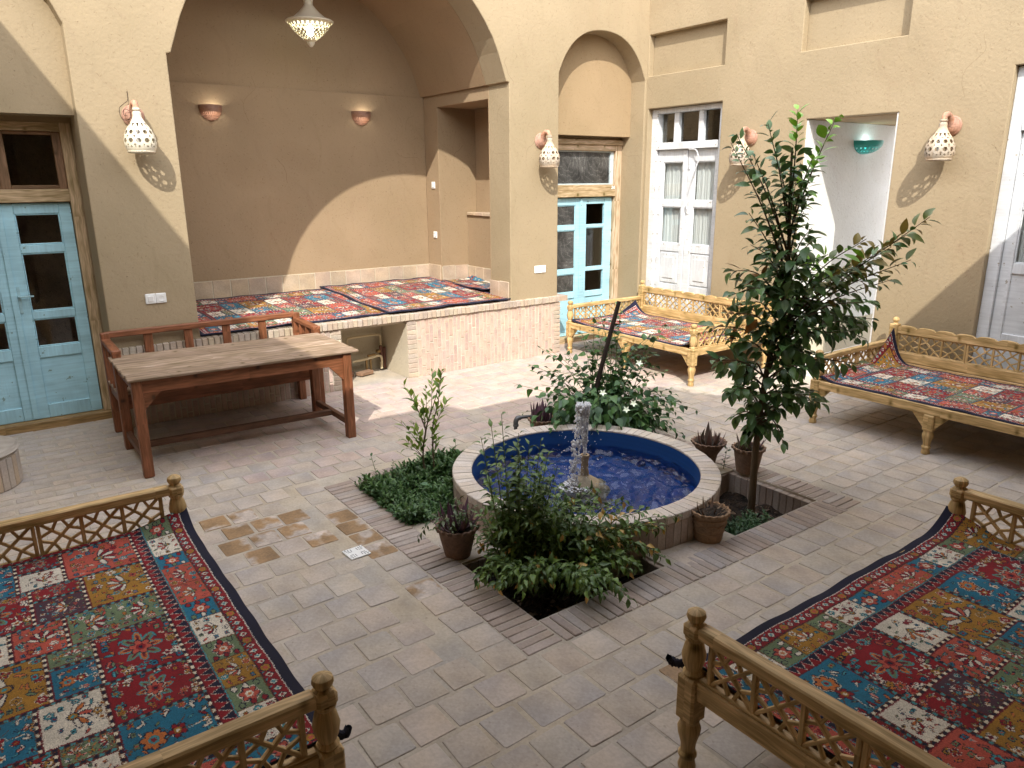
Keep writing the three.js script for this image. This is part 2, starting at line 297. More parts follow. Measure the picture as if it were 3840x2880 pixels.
// ---- ground: a mortar bed with the four planting pits cut out of it
const pits = [[1.955, 2.83, -4.54, -3.81, 'left'], [1.955, 2.85, -3.21, -2.51, 'near'], [3.46, 4.31, -3.19, -2.51, 'right'], [3.46, 4.31, -4.54, -3.81, 'back']];
const POOL = [3.14, -3.52, 0.89];
const paving = new THREE.Group(); paving.name = 'paving'; paving.userData.kind = 'structure'; paving.userData.label = 'square clay paving tiles of the courtyard with pale mortar joints'; scene.add(paving);
{
  const s = poly(rect(-1, 12, -1.2, 9.4));      // y of the shape is -z
  s.holes.push(hole(rect(1.955, 4.31, 2.51, 4.54)));
  const g = new THREE.ExtrudeGeometry(s, { depth: 0.06, bevelEnabled: false }); g.rotateX(-Math.PI / 2); g.translate(0, -0.0625, 0);
  part('mortar_bed', boxUV(clean(g)), M.mortar, paving);
  part('mortar_bed', [box(2.85, 3.46, -0.4, -0.0025, -2.75, -2.505, 0.001), box(2.83, 3.46, -0.4, -0.0025, -4.545, -4.295, 0.001), box(1.95, 2.36, -0.4, -0.0025, -3.81, -3.21, 0.001), box(3.92, 4.315, -0.4, -0.0025, -3.81, -3.19, 0.001)].map((q) => boxUV(q)), M.mortar, paving);
  const soil = [];
  for (const [x0, x1, z0, z1, w] of pits) {
    const g2 = new THREE.PlaneGeometry(x1 - x0 + 0.1, z1 - z0 + 0.1, 24, 20); g2.rotateX(-Math.PI / 2); const p = g2.attributes.position;
    for (let i = 0; i < p.count; i++) { const a = fbm(nA, p.getX(i) * 6 + 9, p.getZ(i) * 6 + 9, 256, 3), b = fbm(nB, p.getX(i) * 30 + 9, p.getZ(i) * 30 + 9, 256, 2); p.setY(i, (a - 0.5) * 0.10 + (b - 0.5) * 0.05); }
    g2.translate((x0 + x1) / 2, w === 'right' ? -0.17 : w === 'near' ? -0.14 : -0.07, (z0 + z1) / 2); for (let i = 0; i < p.count; i++) if (Math.hypot(p.getX(i) - POOL[0], p.getZ(i) - POOL[1]) < POOL[2] - 0.035) p.setY(i, -0.4); g2.computeVertexNormals(); soil.push(boxUV(clean(g2)));
  }
  const so = shade(new THREE.Mesh(merge(soil), M.soil)); so.name = 'garden_soil'; so.userData.kind = 'structure'; so.userData.label = 'dark damp soil in the corner planting pits'; scene.add(so);
  const far = part('ground', boxUV(clean(new THREE.PlaneGeometry(120, 120).rotateX(-Math.PI / 2).translate(0, -0.45, 0))), M.soil, scene); far.userData.kind = 'structure';
}
// tiles: one outline with slightly knocked corners, a chamfer, and a few variants
function tileGeo(w, d, k) {
  const h = 0.03, c = 0.003, q = 0.007, j = () => rr(-0.0045, 0.0045);
  const out = [[-w / 2 + q, -d / 2], [w / 2 - q, -d / 2], [w / 2, -d / 2 + q], [w / 2, d / 2 - q], [w / 2 - q, d / 2], [-w / 2 + q, d / 2], [-w / 2, d / 2 - q], [-w / 2, -d / 2 + q]].map(([x, z]) => [x + j(), z + j()]);
  const t = [], n = out.length, ins = out.map(([x, z]) => [x * (1 - 2 * c / w), z * (1 - 2 * c / d)]);
  for (let i = 1; i < n - 1; i++) t.push(ins[0][0], 0, ins[0][1], ins[i + 1][0], 0, ins[i + 1][1], ins[i][0], 0, ins[i][1]);
  for (let i = 0; i < n; i++) {
    const a = out[i], b = out[(i + 1) % n], A = ins[i], B = ins[(i + 1) % n];
    t.push(A[0], 0, A[1], B[0], 0, B[1], b[0], -c, b[1], A[0], 0, A[1], b[0], -c, b[1], a[0], -c, a[1]);
    t.push(a[0], -c, a[1], b[0], -c, b[1], b[0], -h, b[1], a[0], -c, a[1], b[0], -h, b[1], a[0], -h, a[1]);
  }
  return boxUV(fromTris(t), 1, k * 0.37, k * 0.61);
}
const tileGeos = {}; const geoOf = (w, d) => { const k = `${w}_${d}`; if (!tileGeos[k]) tileGeos[k] = Array.from({ length: 8 }, (_, i) => tileGeo(w, d, i)); return pick(tileGeos[k]); };
const tiles = [];
{
  const inPit = (x, z, m) => pits.some(([x0, x1, z0, z1]) => x > x0 - m && x < x1 + m && z > z0 - m && z < z1 + m);
  const tan = [[1.21, -4.35, 0.42], [1.6, -4.1, 0.3], [1.72, -3.55, 0.16], [1.66, -3.05, 0.13], [1.36, -2.72, 0.1], [1.0, -4.5, 0.25], [2.2, -1.72, 0.13], [2.36, -1.55, 0.12], [1.74, -3.9, 0.15]];
  const add = (x, z, w, d) => {
    if (w < 0.03) return;
    if (inPit(x, z, 0.01 + Math.min(w, d) * 0.5) || Math.hypot(x - POOL[0], z - POOL[1]) < POOL[2] + 0.03) return;
    const wet = tan.some(([a, b, r]) => Math.hypot(x - a, z - b) < r * (0.55 + rnd() * 0.6));
    const pink = z < -4.7 && x > 1.2 && rnd() < Math.min(1, (-4.7 - z) * 0.9);  // sunlit tint put into the tile colour towards the sunny far floor
    tiles.push({ x, z, w, d, m: wet ? pick(M.tileTan) : pick(pink ? M.tileSunPink : M.tile) });
  };
  const P = 0.178, PZ = 0.197;
  // field with rows along x; the band round the garden keeps its own border bricks
  for (let r = 0, z = -6.93; z < 0.6; r++, z += PZ) {
    const off = (r % 2) * P * 0.5 + rr(-0.012, 0.012);
    for (let x = -0.62 + off; x < 7.1; x += P) {
      const xx = x + rr(-0.003, 0.003), zz = z + rr(-0.003, 0.003);
      if (xx < 0.86 && zz < -4.2) continue;                                       // thin bricks lie there
      if (xx > 1.50 && xx < 4.58 && zz > -4.82 && zz < -2.22) continue;             // garden
      add(xx, zz, 0.161, 0.178);
    }
  }
  for (let z = -4.72; z < -2.3; z += 0.18) add(1.658, z + rr(-0.004, 0.004), 0.165, 0.163);
  for (let r = 0, z = -7.38; z < -4.25; r++, z += 0.104) for (let x = -0.6 + (r % 2) * 0.115; x < 0.84; x += 0.23) add(x, z + rr(-0.003, 0.003), 0.212, 0.088);
  for (let r = 0, z = -7.3; z < -7.0; r++, z += 0.189) for (let x = 5.84; x < 7.2; x += P) add(x, z, 0.171, 0.171);
  // within the garden square, round the pool
  for (let r = 0, z = -4.46; z < -2.5; r++, z += P) for (let x = 2.05 + (r % 2) * 0.09; x < 4.3; x += P) add(x, z, 0.171, 0.171);
}
{
  const seen = (t) => { const v = V(t.x, 0, t.z).project(camera); return Math.abs(v.x) < 1.03 && Math.abs(v.y) < 1.03 && v.z < 1; };
  camera.updateMatrixWorld(); camera.updateProjectionMatrix();
  for (const t of tiles) { t.seen = seen(t); t.s = Math.hypot(t.x, 2, t.z) / Math.sqrt(t.w * t.d); }
  tiles.sort((a, b) => (b.seen - a.seen) || (a.s - b.s));
  const rest = new Map();
  tiles.forEach((t, i) => {
    const g = geoOf(t.w, t.d), o = new THREE.Object3D(); o.position.set(t.x, rr(-0.0012, 0.0022), t.z); o.rotation.set(rr(-0.009, 0.009), rr(-0.012, 0.012) + Math.floor(rnd() * 2) * Math.PI, rr(-0.009, 0.009));
    if (i < 300) { const m = part('tile', g, t.m, paving); m.position.copy(o.position); m.rotation.copy(o.rotation); } else { o.updateMatrix(); if (!rest.has(t.m)) rest.set(t.m, []); rest.get(t.m).push(g.clone().applyMatrix4(o.matrix)); }
  });
  for (const [m, l] of rest) { const p = part('distant_tiles', l, m, paving); p.userData.kind = 'stuff'; }
}

// ---- the wall at the end with the great arch
const arched = thing('arched_wall', 'tall sunlit mud plaster wall with the great vaulted alcove and two arched door niches', 'wall');
{
  const s = poly(rect(-1.0, 7.8, -0.3, 5.2));
  s.holes.push(hole([[-0.37, -0.2], [0.85, -0.2], ...archPts(0.24, 0.61, 3.25, 0.5, nicheProf)]));
  s.holes.push(hole([[1.57, -0.2], [5.04, -0.2], [5.04, 3.10], [5.005, 3.11], ...iwanArch.slice(1, -1), [1.605, 3.11], [1.57, 3.10]]));
  s.holes.push(hole([[5.74, -0.2], [7.12, -0.2], ...archPts(6.43, 0.69, 3.25, 0.5, nicheProf)]));
  part('facade', boxUV(extrude(s, 0.4, 0.009).translate(0, 0, -7.4)), M.plaster, arched);
  // vault, side walls and back wall of the alcove
  const band = poly([...iwanArch, [1.25, 3.11], [1.25, 4.75], [5.36, 4.75], [5.36, 3.11]]);
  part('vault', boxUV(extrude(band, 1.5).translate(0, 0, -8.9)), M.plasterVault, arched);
  const rs = poly(rect(7.4, 8.9, 0, 3.11)); rs.holes.push(hole(rect(7.415, 8.56, 0.70, 2.965)));
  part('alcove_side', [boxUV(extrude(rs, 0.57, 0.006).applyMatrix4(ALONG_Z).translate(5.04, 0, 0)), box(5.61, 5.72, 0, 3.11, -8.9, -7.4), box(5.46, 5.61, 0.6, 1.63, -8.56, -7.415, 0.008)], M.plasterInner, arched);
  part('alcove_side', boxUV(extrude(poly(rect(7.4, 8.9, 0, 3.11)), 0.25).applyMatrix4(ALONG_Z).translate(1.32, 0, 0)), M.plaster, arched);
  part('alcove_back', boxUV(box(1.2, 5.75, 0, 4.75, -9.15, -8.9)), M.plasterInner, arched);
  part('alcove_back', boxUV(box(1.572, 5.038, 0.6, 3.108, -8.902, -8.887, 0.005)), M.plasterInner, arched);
  // tile sill in the side recess and the row of tiles along the foot of the alcove walls
  for (let i = 0; i < 6; i++) { const z = -8.54 + i * 0.188; part('sill_brick', box(5.435, 5.61, 1.63, 1.672, z, z + 0.18, 0.006, 0.002), pick(M.skirt), arched); }
  const skirt = (list) => list.forEach(([x0, x1, z0, z1, y]) => part('skirting_tile', box(x0, x1, y, y + 0.215 + rr(-0.008, 0.006), z0, z1, 0.004, 0.0015), pick(M.skirt), arched));
  const flo = (z) => 0.705 + (-7.0 - z) * 0.045;
  for (let i = 0; i < 17; i++) { const x = 1.58 + i * 0.2035; skirt([[x, x + 0.194, -8.895, -8.874, flo(-8.9) - 0.02]]); }
  skirt([[5.022, 5.04, -8.88, -8.57, flo(-8.7)]]);
  for (let i = 0; i < 2; i++) skirt([[5.05 + i * 0.2, 5.24 + i * 0.2, -8.56, -8.542, flo(-8.5)]]);
  for (let i = 0; i < 6; i++) skirt([[5.442, 5.46, -8.54 + i * 0.188, -8.54 + i * 0.188 + 0.18, flo(-8.0)]]);
  for (let i = 0; i < 2; i++) skirt([[5.018, 5.038, -7.40 + i * 0.195, -7.40 + i * 0.195 + 0.186, flo(-7.2)]]);
  part('skirting_bed', [box(1.575, 5.035, 0.70, 0.99, -8.9, -8.879, 0.001), box(5.046, 5.06, 0.7, 0.97, -8.89, -8.565, 0.001), box(5.045, 5.455, 0.70, 0.975, -8.56, -8.549, 0.001), box(5.45, 5.46, 0.7, 0.965, -8.545, -7.43, 0.001)], M.lime, arched);
  // back panels of the door niches, with the slanted reveal by the corner
  const lp = poly(rect(-0.9, 1.3, -0.3, 4.2)); lp.holes.push(hole(rect(-0.34, 0.84, -0.05, 2.56)));
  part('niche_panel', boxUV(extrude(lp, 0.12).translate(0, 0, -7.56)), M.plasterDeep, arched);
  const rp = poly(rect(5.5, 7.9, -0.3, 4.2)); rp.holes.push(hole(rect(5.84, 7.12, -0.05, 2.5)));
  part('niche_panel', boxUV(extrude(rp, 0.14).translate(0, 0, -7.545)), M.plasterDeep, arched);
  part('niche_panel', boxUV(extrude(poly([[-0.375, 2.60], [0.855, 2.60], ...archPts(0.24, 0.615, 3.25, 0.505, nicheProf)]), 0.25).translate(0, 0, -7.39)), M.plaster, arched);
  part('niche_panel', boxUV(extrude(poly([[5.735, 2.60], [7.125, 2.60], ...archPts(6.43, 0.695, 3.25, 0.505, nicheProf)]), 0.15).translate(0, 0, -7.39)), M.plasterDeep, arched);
  const room = (x0, x1, z0, z1) => { const g = new THREE.BoxGeometry(x1 - x0, 3.0, z1 - z0).translate((x0 + x1) / 2, 1.45, (z0 + z1) / 2).toNonIndexed(); const p = g.attributes.position, keep = []; for (let i = 0; i < p.count; i += 3) { if (Math.abs(p.getZ(i) - z1) < 1e-4 && Math.abs(p.getZ(i + 1) - z1) < 1e-4 && Math.abs(p.getZ(i + 2) - z1) < 1e-4) continue; for (let k = 0; k < 3; k++) keep.push(p.getX(i + k), p.getY(i + k), p.getZ(i + k)); } return fromTris(keep); };
  part('room', room(5.76, 7.75, -9.6, -7.545), M.plasterDeep, arched);
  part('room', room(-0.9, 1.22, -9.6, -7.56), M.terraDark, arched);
}
// ---- doors (local x across, z towards the court)
function leaf(door, x0, x1, y0, y1, px, rows, m, { th = 0.045, z = 0, label } = {}) {
  const g = [box(x0, px[0], y0, y1, z - th / 2, z + th / 2), box(px[1], x1, y0, y1, z - th / 2, z + th / 2)];
  const cuts = [y0, ...rows.flatMap((r) => [r[0], r[1]]), y1];
  for (let i = 0; i < cuts.length; i += 2) if (cuts[i + 1] - cuts[i] > 0.01) g.push(box(px[0] + 0.001, px[1] - 0.001, cuts[i], cuts[i + 1], z - th / 2 + 0.002, z + th / 2 - 0.002));
  part('leaf', g, m, door, label);
  for (const [a, b, kind] of rows) {
    const w = px[1] - px[0];
    if (kind === 'panel') { part('panel', [box(px[0] - 0.004, px[1] + 0.004, a - 0.004, b + 0.004, z - 0.012, z + 0.004)], m, door); }
    else if (kind === 'raised') {
      part('panel', [box(px[0] - 0.004, px[1] + 0.004, a - 0.004, b + 0.004, z - 0.012, z + 0.002), cbox(w - 0.02, b - a - 0.02, 0.03, 0.012).translate((px[0] + px[1]) / 2, (a + b) / 2, z + 0.004), cbox(w * 0.56, (b - a) * 0.66, 0.02, 0.006).translate((px[0] + px[1]) / 2, (a + b) / 2, z + 0.018)], m, door);
    } else if (kind !== 'open') {
      const gm = kind === 'dusty' ? M.dusty : kind === 'dark' ? M.glass : M.glass;
      part('pane', box(px[0] - 0.003, px[1] + 0.003, a - 0.003, b + 0.003, z - 0.004, z, 0.0005), gm, door);
      part('glazing_bead', [box(px[0], px[0] + 0.012, a, b, z, z + 0.014), box(px[1] - 0.012, px[1], a, b, z, z + 0.014), box(px[0] + 0.012, px[1] - 0.012, a, a + 0.012, z, z + 0.013), box(px[0] + 0.012, px[1] - 0.012, b - 0.012, b, z, z + 0.013)], m, door);
      if (kind === 'curtain') curtain(door, px[0] - 0.02, px[1] + 0.02, a - 0.03, b + 0.03, z - 0.05);
    }
  }
}
function curtain(door, x0, x1, y0, y1, z) {
  const n = 60, g = new THREE.PlaneGeometry(x1 - x0, y1 - y0, n, 8), p = g.attributes.position, ph = rnd() * 9;
  for (let i = 0; i < p.count; i++) { const u = p.getX(i) / (x1 - x0) + 0.5, y = p.getY(i); const flat = u > 0.62 && u < 0.93 ? 0.35 : 1; p.setZ(i, flat * (0.010 * Math.sin(u * 66 + ph + Math.sin(u * 9 + ph) * 2 + y * 0.8) + 0.006 * Math.sin(u * 31 + ph))); }
  g.computeVertexNormals(); part('curtain', clean(g.translate((x0 + x1) / 2, (y0 + y1) / 2, z)), M.curtain, door);
}
{ // old blue door in the left niche
  const d = sub('door', arched, [0, 0, -7.46]); d.userData.label = 'weathered light blue double door in shade, left';
  part('frame', [box(0.762, 0.845, 0.07, 2.56, -0.08, 0.03), box(-0.34, -0.275, 0.07, 2.56, -0.08, 0.03), box(-0.275, 0.762, 2.49, 2.56, -0.08, 0.028)], M.beam, d);
  part('transom_beam', box(-0.275, 0.762, 1.925, 2.03, -0.08, 0.034), M.beam, d);
  part('transom', [box(-0.275, -0.215, 2.03, 2.49, -0.06, -0.01), box(0.29, 0.36, 2.03, 2.49, -0.06, -0.01), box(0.7, 0.762, 2.03, 2.49, -0.06, -0.01), box(-0.215, 0.29, 2.03, 2.062, -0.06, -0.012), box(0.36, 0.7, 2.03, 2.062, -0.06, -0.012), box(-0.215, 0.29, 2.462, 2.49, -0.06, -0.012), box(0.36, 0.7, 2.462, 2.49, -0.06, -0.012)], wood(0.30, 0.18, 0.10), d);
  for (const [a, b] of [[-0.22, 0.295], [0.355, 0.705]]) part('pane', box(a, b, 2.05, 2.475, -0.05, -0.046, 0.0005), M.glass, d);
  const rows = [[0.196, 0.614, 'panel'], [0.71, 0.953, 'dark'], [1.02, 1.51, 'dark'], [1.578, 1.832, 'dark']];
  leaf(d, 0.238, 0.756, 0.075, 1.918, [0.343, 0.667], rows, M.blue, { z: -0.035 });
  leaf(d, -0.272, 0.232, 0.075, 1.918, [-0.175, 0.15], rows, M.blue, { z: -0.035 });
  part('cover_strip', box(0.215, 0.262, 0.08, 1.915, -0.013, 0.002), M.blue, d);
  part('handle', [box(0.262, 0.288, 1.012, 1.236, -0.012, -0.004, 0.002), beam(V(0.275, 1.156, -0.006), V(0.275, 1.156, 0.03), 0.016, 0.016), beam(V(0.272, 1.156, 0.03), V(0.378, 1.156, 0.032), 0.018, 0.014), box(0.2705, 0.2795, 1.04, 1.062, -0.0035, -0.002)], paint(0.42, 0.66, 0.72), d);
  part('threshold', box(-0.36, 0.85, -0.03, 0.072, -0.12, 0.075, 0.008), wood(0.42, 0.28, 0.12), d);
}
{ // sunlit blue door in the right niche
  const d = sub('door', arched, [0, 0, -7.41]); d.userData.label = 'light blue double door with dusty panes in the sunlit niche';
  part('frame', [box(7.02, 7.125, 0.06, 2.5, -0.1, 0.03), box(5.84, 5.94, 0.06, 2.5, -0.1, 0.03), box(5.94, 7.02, 2.43, 2.5, -0.1, 0.028)], M.beamPale, d);
  part('lintel', box(5.76, 7.2, 2.502, 2.565, -0.1, 0.055, 0.008), M.beamPale, d);
  part('transom_beam', [box(5.94, 7.02, 1.862, 1.94, -0.1, 0.04), box(5.94, 7.02, 1.942, 2.01, -0.1, 0.026)], M.beam, d);
  part('transom', [box(5.94, 5.972, 2.01, 2.43, -0.06, -0.01), box(6.965, 7.02, 2.01, 2.43, -0.06, -0.01), box(5.972, 6.965, 2.01, 2.028, -0.06, -0.011), box(5.972, 6.965, 2.415, 2.43, -0.06, -0.011)], paint(0.62, 0.72, 0.74), d);
  part('pane', box(5.965, 6.97, 2.02, 2.42, -0.04, -0.036, 0.0005), M.dusty, d, 'wide dusty transom pane');
  leaf(d, 5.945, 6.472, 0.07, 1.85, [6.04, 6.388], [[0.13, 0.566, 'panel'], [0.643, 0.885, 'dusty'], [0.946, 1.447, 'dusty'], [1.505, 1.762, 'dusty']], M.blue, { z: -0.04 });
  leaf(d, 6.478, 7.012, 0.07, 1.85, [6.568, 6.888], [[0.13, 0.566, 'panel'], [0.64, 0.907, 'open'], [0.951, 1.472, 'glass'], [1.512, 1.771, 'open']], M.blue, { z: -0.04 });
  part('cover_strip', box(6.452, 6.5, 0.08, 1.845, -0.018, -0.003), M.blue, d);
  part('threshold', box(5.78, 7.16, -0.03, 0.065, -0.1, 0.09, 0.008), M.beam, d);
}
// ---- the long wall on the right
const sideWall = thing('side_wall', 'long sunlit mud plaster wall on the right with white doors and a white passage', 'wall');
{
  const doors = [[5.815, 6.96, -0.2, 2.92], [3.78, 4.73, -0.2, 2.655], [1.70, 2.86, -0.2, 2.95]], shallow = [[5.82, 6.98, 3.30, 3.77], [3.78, 4.86, 3.31, 3.79], [1.72, 2.86, 3.31, 3.79]];
  const a = poly(rect(-1.2, 7.395, -0.3, 5.2)), b = poly(rect(-1.2, 7.9, -0.3, 5.2));
  for (const h of [...doors, ...shallow]) a.holes.push(hole(rect(...h)));
  for (const h of doors) b.holes.push(hole(rect(...h)));
  part('facade', boxUV(extrude(a, 0.09, 0.008).applyMatrix4(ALONG_Z).translate(X1, 0, 0)), M.plaster, sideWall);
  part('facade', boxUV(extrude(b, 0.22).applyMatrix4(ALONG_Z).translate(X1 + 0.09, 0, 0)), M.plaster, sideWall);
  // slanted reveal at the inner corner
  part('corner_reveal', boxUV(extrude(poly([[7.15, 6.995], [7.155, 7.395], [7.335, 7.395], [7.335, 7.39], [7.152, 6.99]]), 3.25).rotateX(-Math.PI / 2)), M.plaster, sideWall);
  // white passage; the unseen far wall and white floor are added to bounce light
  part('passage_wall', [box(7.165, 11.5, 0, 2.652, -4.9, -4.712, 0.006), box(7.158, 9.0, 0, 2.652, -3.80, -3.6, 0.006), box(11.5, 11.7, -0.2, 3.6, -5.2, -1.2)], M.white, sideWall);
  part('passage_ceiling', box(7.3, 9.0, 2.65, 2.75, -4.9, -3.6), M.plasterDeep, sideWall);
  part('passage_skirting', [box(7.3, 11.45, 0.1, 0.46, -4.712, -4.695, 0.004)], M.lime, sideWall);
  part('passage_floor', [box(7.16, 11.45, -0.1, 0.11, -4.712, -3.80, 0.01), box(9.05, 11.45, -0.1, 0.108, -3.79, -1.3, 0.01)], M.white, sideWall);
}
{
  const d = sub('door', sideWall, [7.27, 0, 0], -Math.PI / 2); d.userData.label = 'white double door with pleated curtains behind its panes';
  part('frame', [box(-6.965, -6.865, 0.05, 2.915, -0.07, 0.04), box(-5.90, -5.812, 0.05, 2.915, -0.07, 0.04), box(-6.865, -5.90, 2.86, 2.915, -0.07, 0.038)], M.whitePaint, d);
  part('transom_bar', box(-6.865, -5.90, 2.428, 2.512, -0.07, 0.05), M.whitePaint, d);
  part('transom', [box(-6.63, -6.555, 2.512, 2.86, -0.06, 0.0), box(-6.245, -6.175, 2.512, 2.86, -0.06, 0.0)], M.whitePaint, d);
  for (const [a, b] of [[-6.866, -6.628], [-6.557, -6.243], [-6.177, -5.899]]) part('pane', box(a, b, 2.511, 2.861, -0.05, -0.046, 0.0005), M.glass, d);
  const rows = [[0.2, 0.68, 'panel'], [0.768, 1.183, 'raised'], [1.285, 1.738, 'curtain'], [1.818, 2.278, 'curtain']];
  leaf(d, -6.862, -6.386, 0.06, 2.424, [-6.775, -6.455], rows, M.whitePaint, { z: -0.02 });
  leaf(d, -6.38, -5.904, 0.06, 2.424, [-6.275, -5.965], rows, M.whitePaint, { z: -0.03 });
  part('bolt', [box(-6.36, -6.345, 2.19, 2.33, -0.006, 0.006), cbox(0.03, 0.03, 0.012).translate(-6.352, 2.2, 0)], M.whitePaint, d);
  part('handle', [tube([V(-6.345, 1.70, 0), V(-6.335, 1.72, 0.03), V(-6.335, 1.79, 0.035), V(-6.345, 1.82, 0)], 0.007), box(-6.36, -6.33, 1.66, 1.70, -0.008, 0.006)], M.plastic, d);
  part('hook_bar', [tube([V(-6.33, 2.42, 0.045), V(-6.22, 2.41, 0.05), V(-6.17, 2.3, 0.055), V(-6.24, 2.12, 0.05), V(-6.33, 1.92, 0.02)], 0.007, 20)], M.whitePaint, d);
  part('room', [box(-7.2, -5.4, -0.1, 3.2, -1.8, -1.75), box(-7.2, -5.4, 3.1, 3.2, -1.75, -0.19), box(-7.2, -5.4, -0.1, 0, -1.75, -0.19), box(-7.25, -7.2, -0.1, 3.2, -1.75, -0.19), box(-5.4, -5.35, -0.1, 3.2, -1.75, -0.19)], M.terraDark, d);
}
{
  const d = sub('door', sideWall, [7.24, 0, 0], -Math.PI / 2); d.userData.label = 'white double door at the right edge, half in shade';
  part('frame', [box(-2.858, -2.765, 0.05, 2.945, -0.07, 0.03), box(-1.79, -1.702, 0.05, 2.945, -0.07, 0.03), box(-2.765, -1.79, 2.86, 2.945, -0.07, 0.028)], M.whitePaint, d);
  part('transom_bar', box(-2.765, -1.79, 2.44, 2.51, -0.07, 0.036), M.whitePaint, d);
  part('transom', [box(-2.47, -2.40, 2.51, 2.86, -0.06, 0), box(-2.15, -2.08, 2.51, 2.86, -0.06, 0)], M.whitePaint, d);
  for (const [a, b] of [[-2.766, -2.468], [-2.402, -2.148], [-2.082, -1.789]]) part('pane', box(a, b, 2.51, 2.861, -0.05, -0.046, 0.0005), M.glass, d);
  const rows = [[0.2, 0.66, 'panel'], [0.74, 1.265, 'panel'], [1.355, 1.80, 'curtain'], [1.895, 2.34, 'curtain']];
  leaf(d, -2.762, -2.281, 0.06, 2.436, [-2.672, -2.37], rows, M.whitePaint, { z: -0.025 });
  leaf(d, -2.275, -1.793, 0.06, 2.436, [-2.185, -1.88], rows, M.whitePaint, { z: -0.035 });
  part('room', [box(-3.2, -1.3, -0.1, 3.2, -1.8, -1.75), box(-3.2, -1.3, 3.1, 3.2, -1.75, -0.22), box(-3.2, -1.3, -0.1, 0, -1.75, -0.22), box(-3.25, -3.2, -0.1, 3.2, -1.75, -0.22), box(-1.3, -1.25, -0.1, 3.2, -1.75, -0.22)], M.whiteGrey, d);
}
// ---- the walls behind and beside the viewer: they and an added roof slab throw the big shadows
{
  const left = thing('flank_wall', 'plain mud plaster wall closing the court on the left', 'wall');
  const s = poly(rect(-1.2, 7.0, -0.3, 5.06)); part('facade', boxUV(extrude(s, 0.3).applyMatrix4(ALONG_Z).translate(XL - 0.3, 0, 0)), M.plaster, left);
  const rear = thing('rear_wall', 'mud plaster wall behind the viewer with an added roof slab that shades the court', 'wall');
  const r = poly(rect(-1, 7.15, -0.3, 4.6));
  r.holes.push(hole([[-0.6, -0.2], [0.85, -0.2], ...archPts(0.125, 0.725, 3.25, 0.5, nicheProf)]));
  part('facade', boxUV(extrude(r, 0.3).translate(0, 0, 0.02)), M.plaster, rear);
  const added_eave = poly([[-1, 0.02], [-1, -3.02], [1.22, -3.02], [1.36, -2.72], [2.42, -2.72], [3.38, -2.2], [3.5, -1.72], [3.8, -1.5], [4.95, -1.2], [7.15, -1.15], [7.15, 0.02]].map(([x, z]) => [x, -z]));  // added slab, out of view: its outline shapes the floor shadow and darkens the foreground
  part('added_eave', boxUV(extrude(added_eave, 0.12).rotateX(-Math.PI / 2).translate(0, 3.30, 0)), M.plasterDeep, rear);
  for (let i = 0; i < 9; i++) part('added_eave_beam', beam(V(-0.5 + i * 0.9, 3.235, 0.02), V(-0.5 + i * 0.9, 3.235, i < 4 ? -2.6 : i < 5 ? -1.9 : -1.1), 0.1, 0.12), M.darkwood, rear);
  part('niche_panel', [box(-0.9, 1.3, -0.2, 4, 1.15, 1.3), box(-0.7, -0.6, -0.2, 4, 0.32, 1.15), box(0.85, 0.95, -0.2, 4, 0.32, 1.15), box(-0.6, 0.85, 3.8, 3.9, 0.32, 1.15)], M.plasterDeep, rear);
}

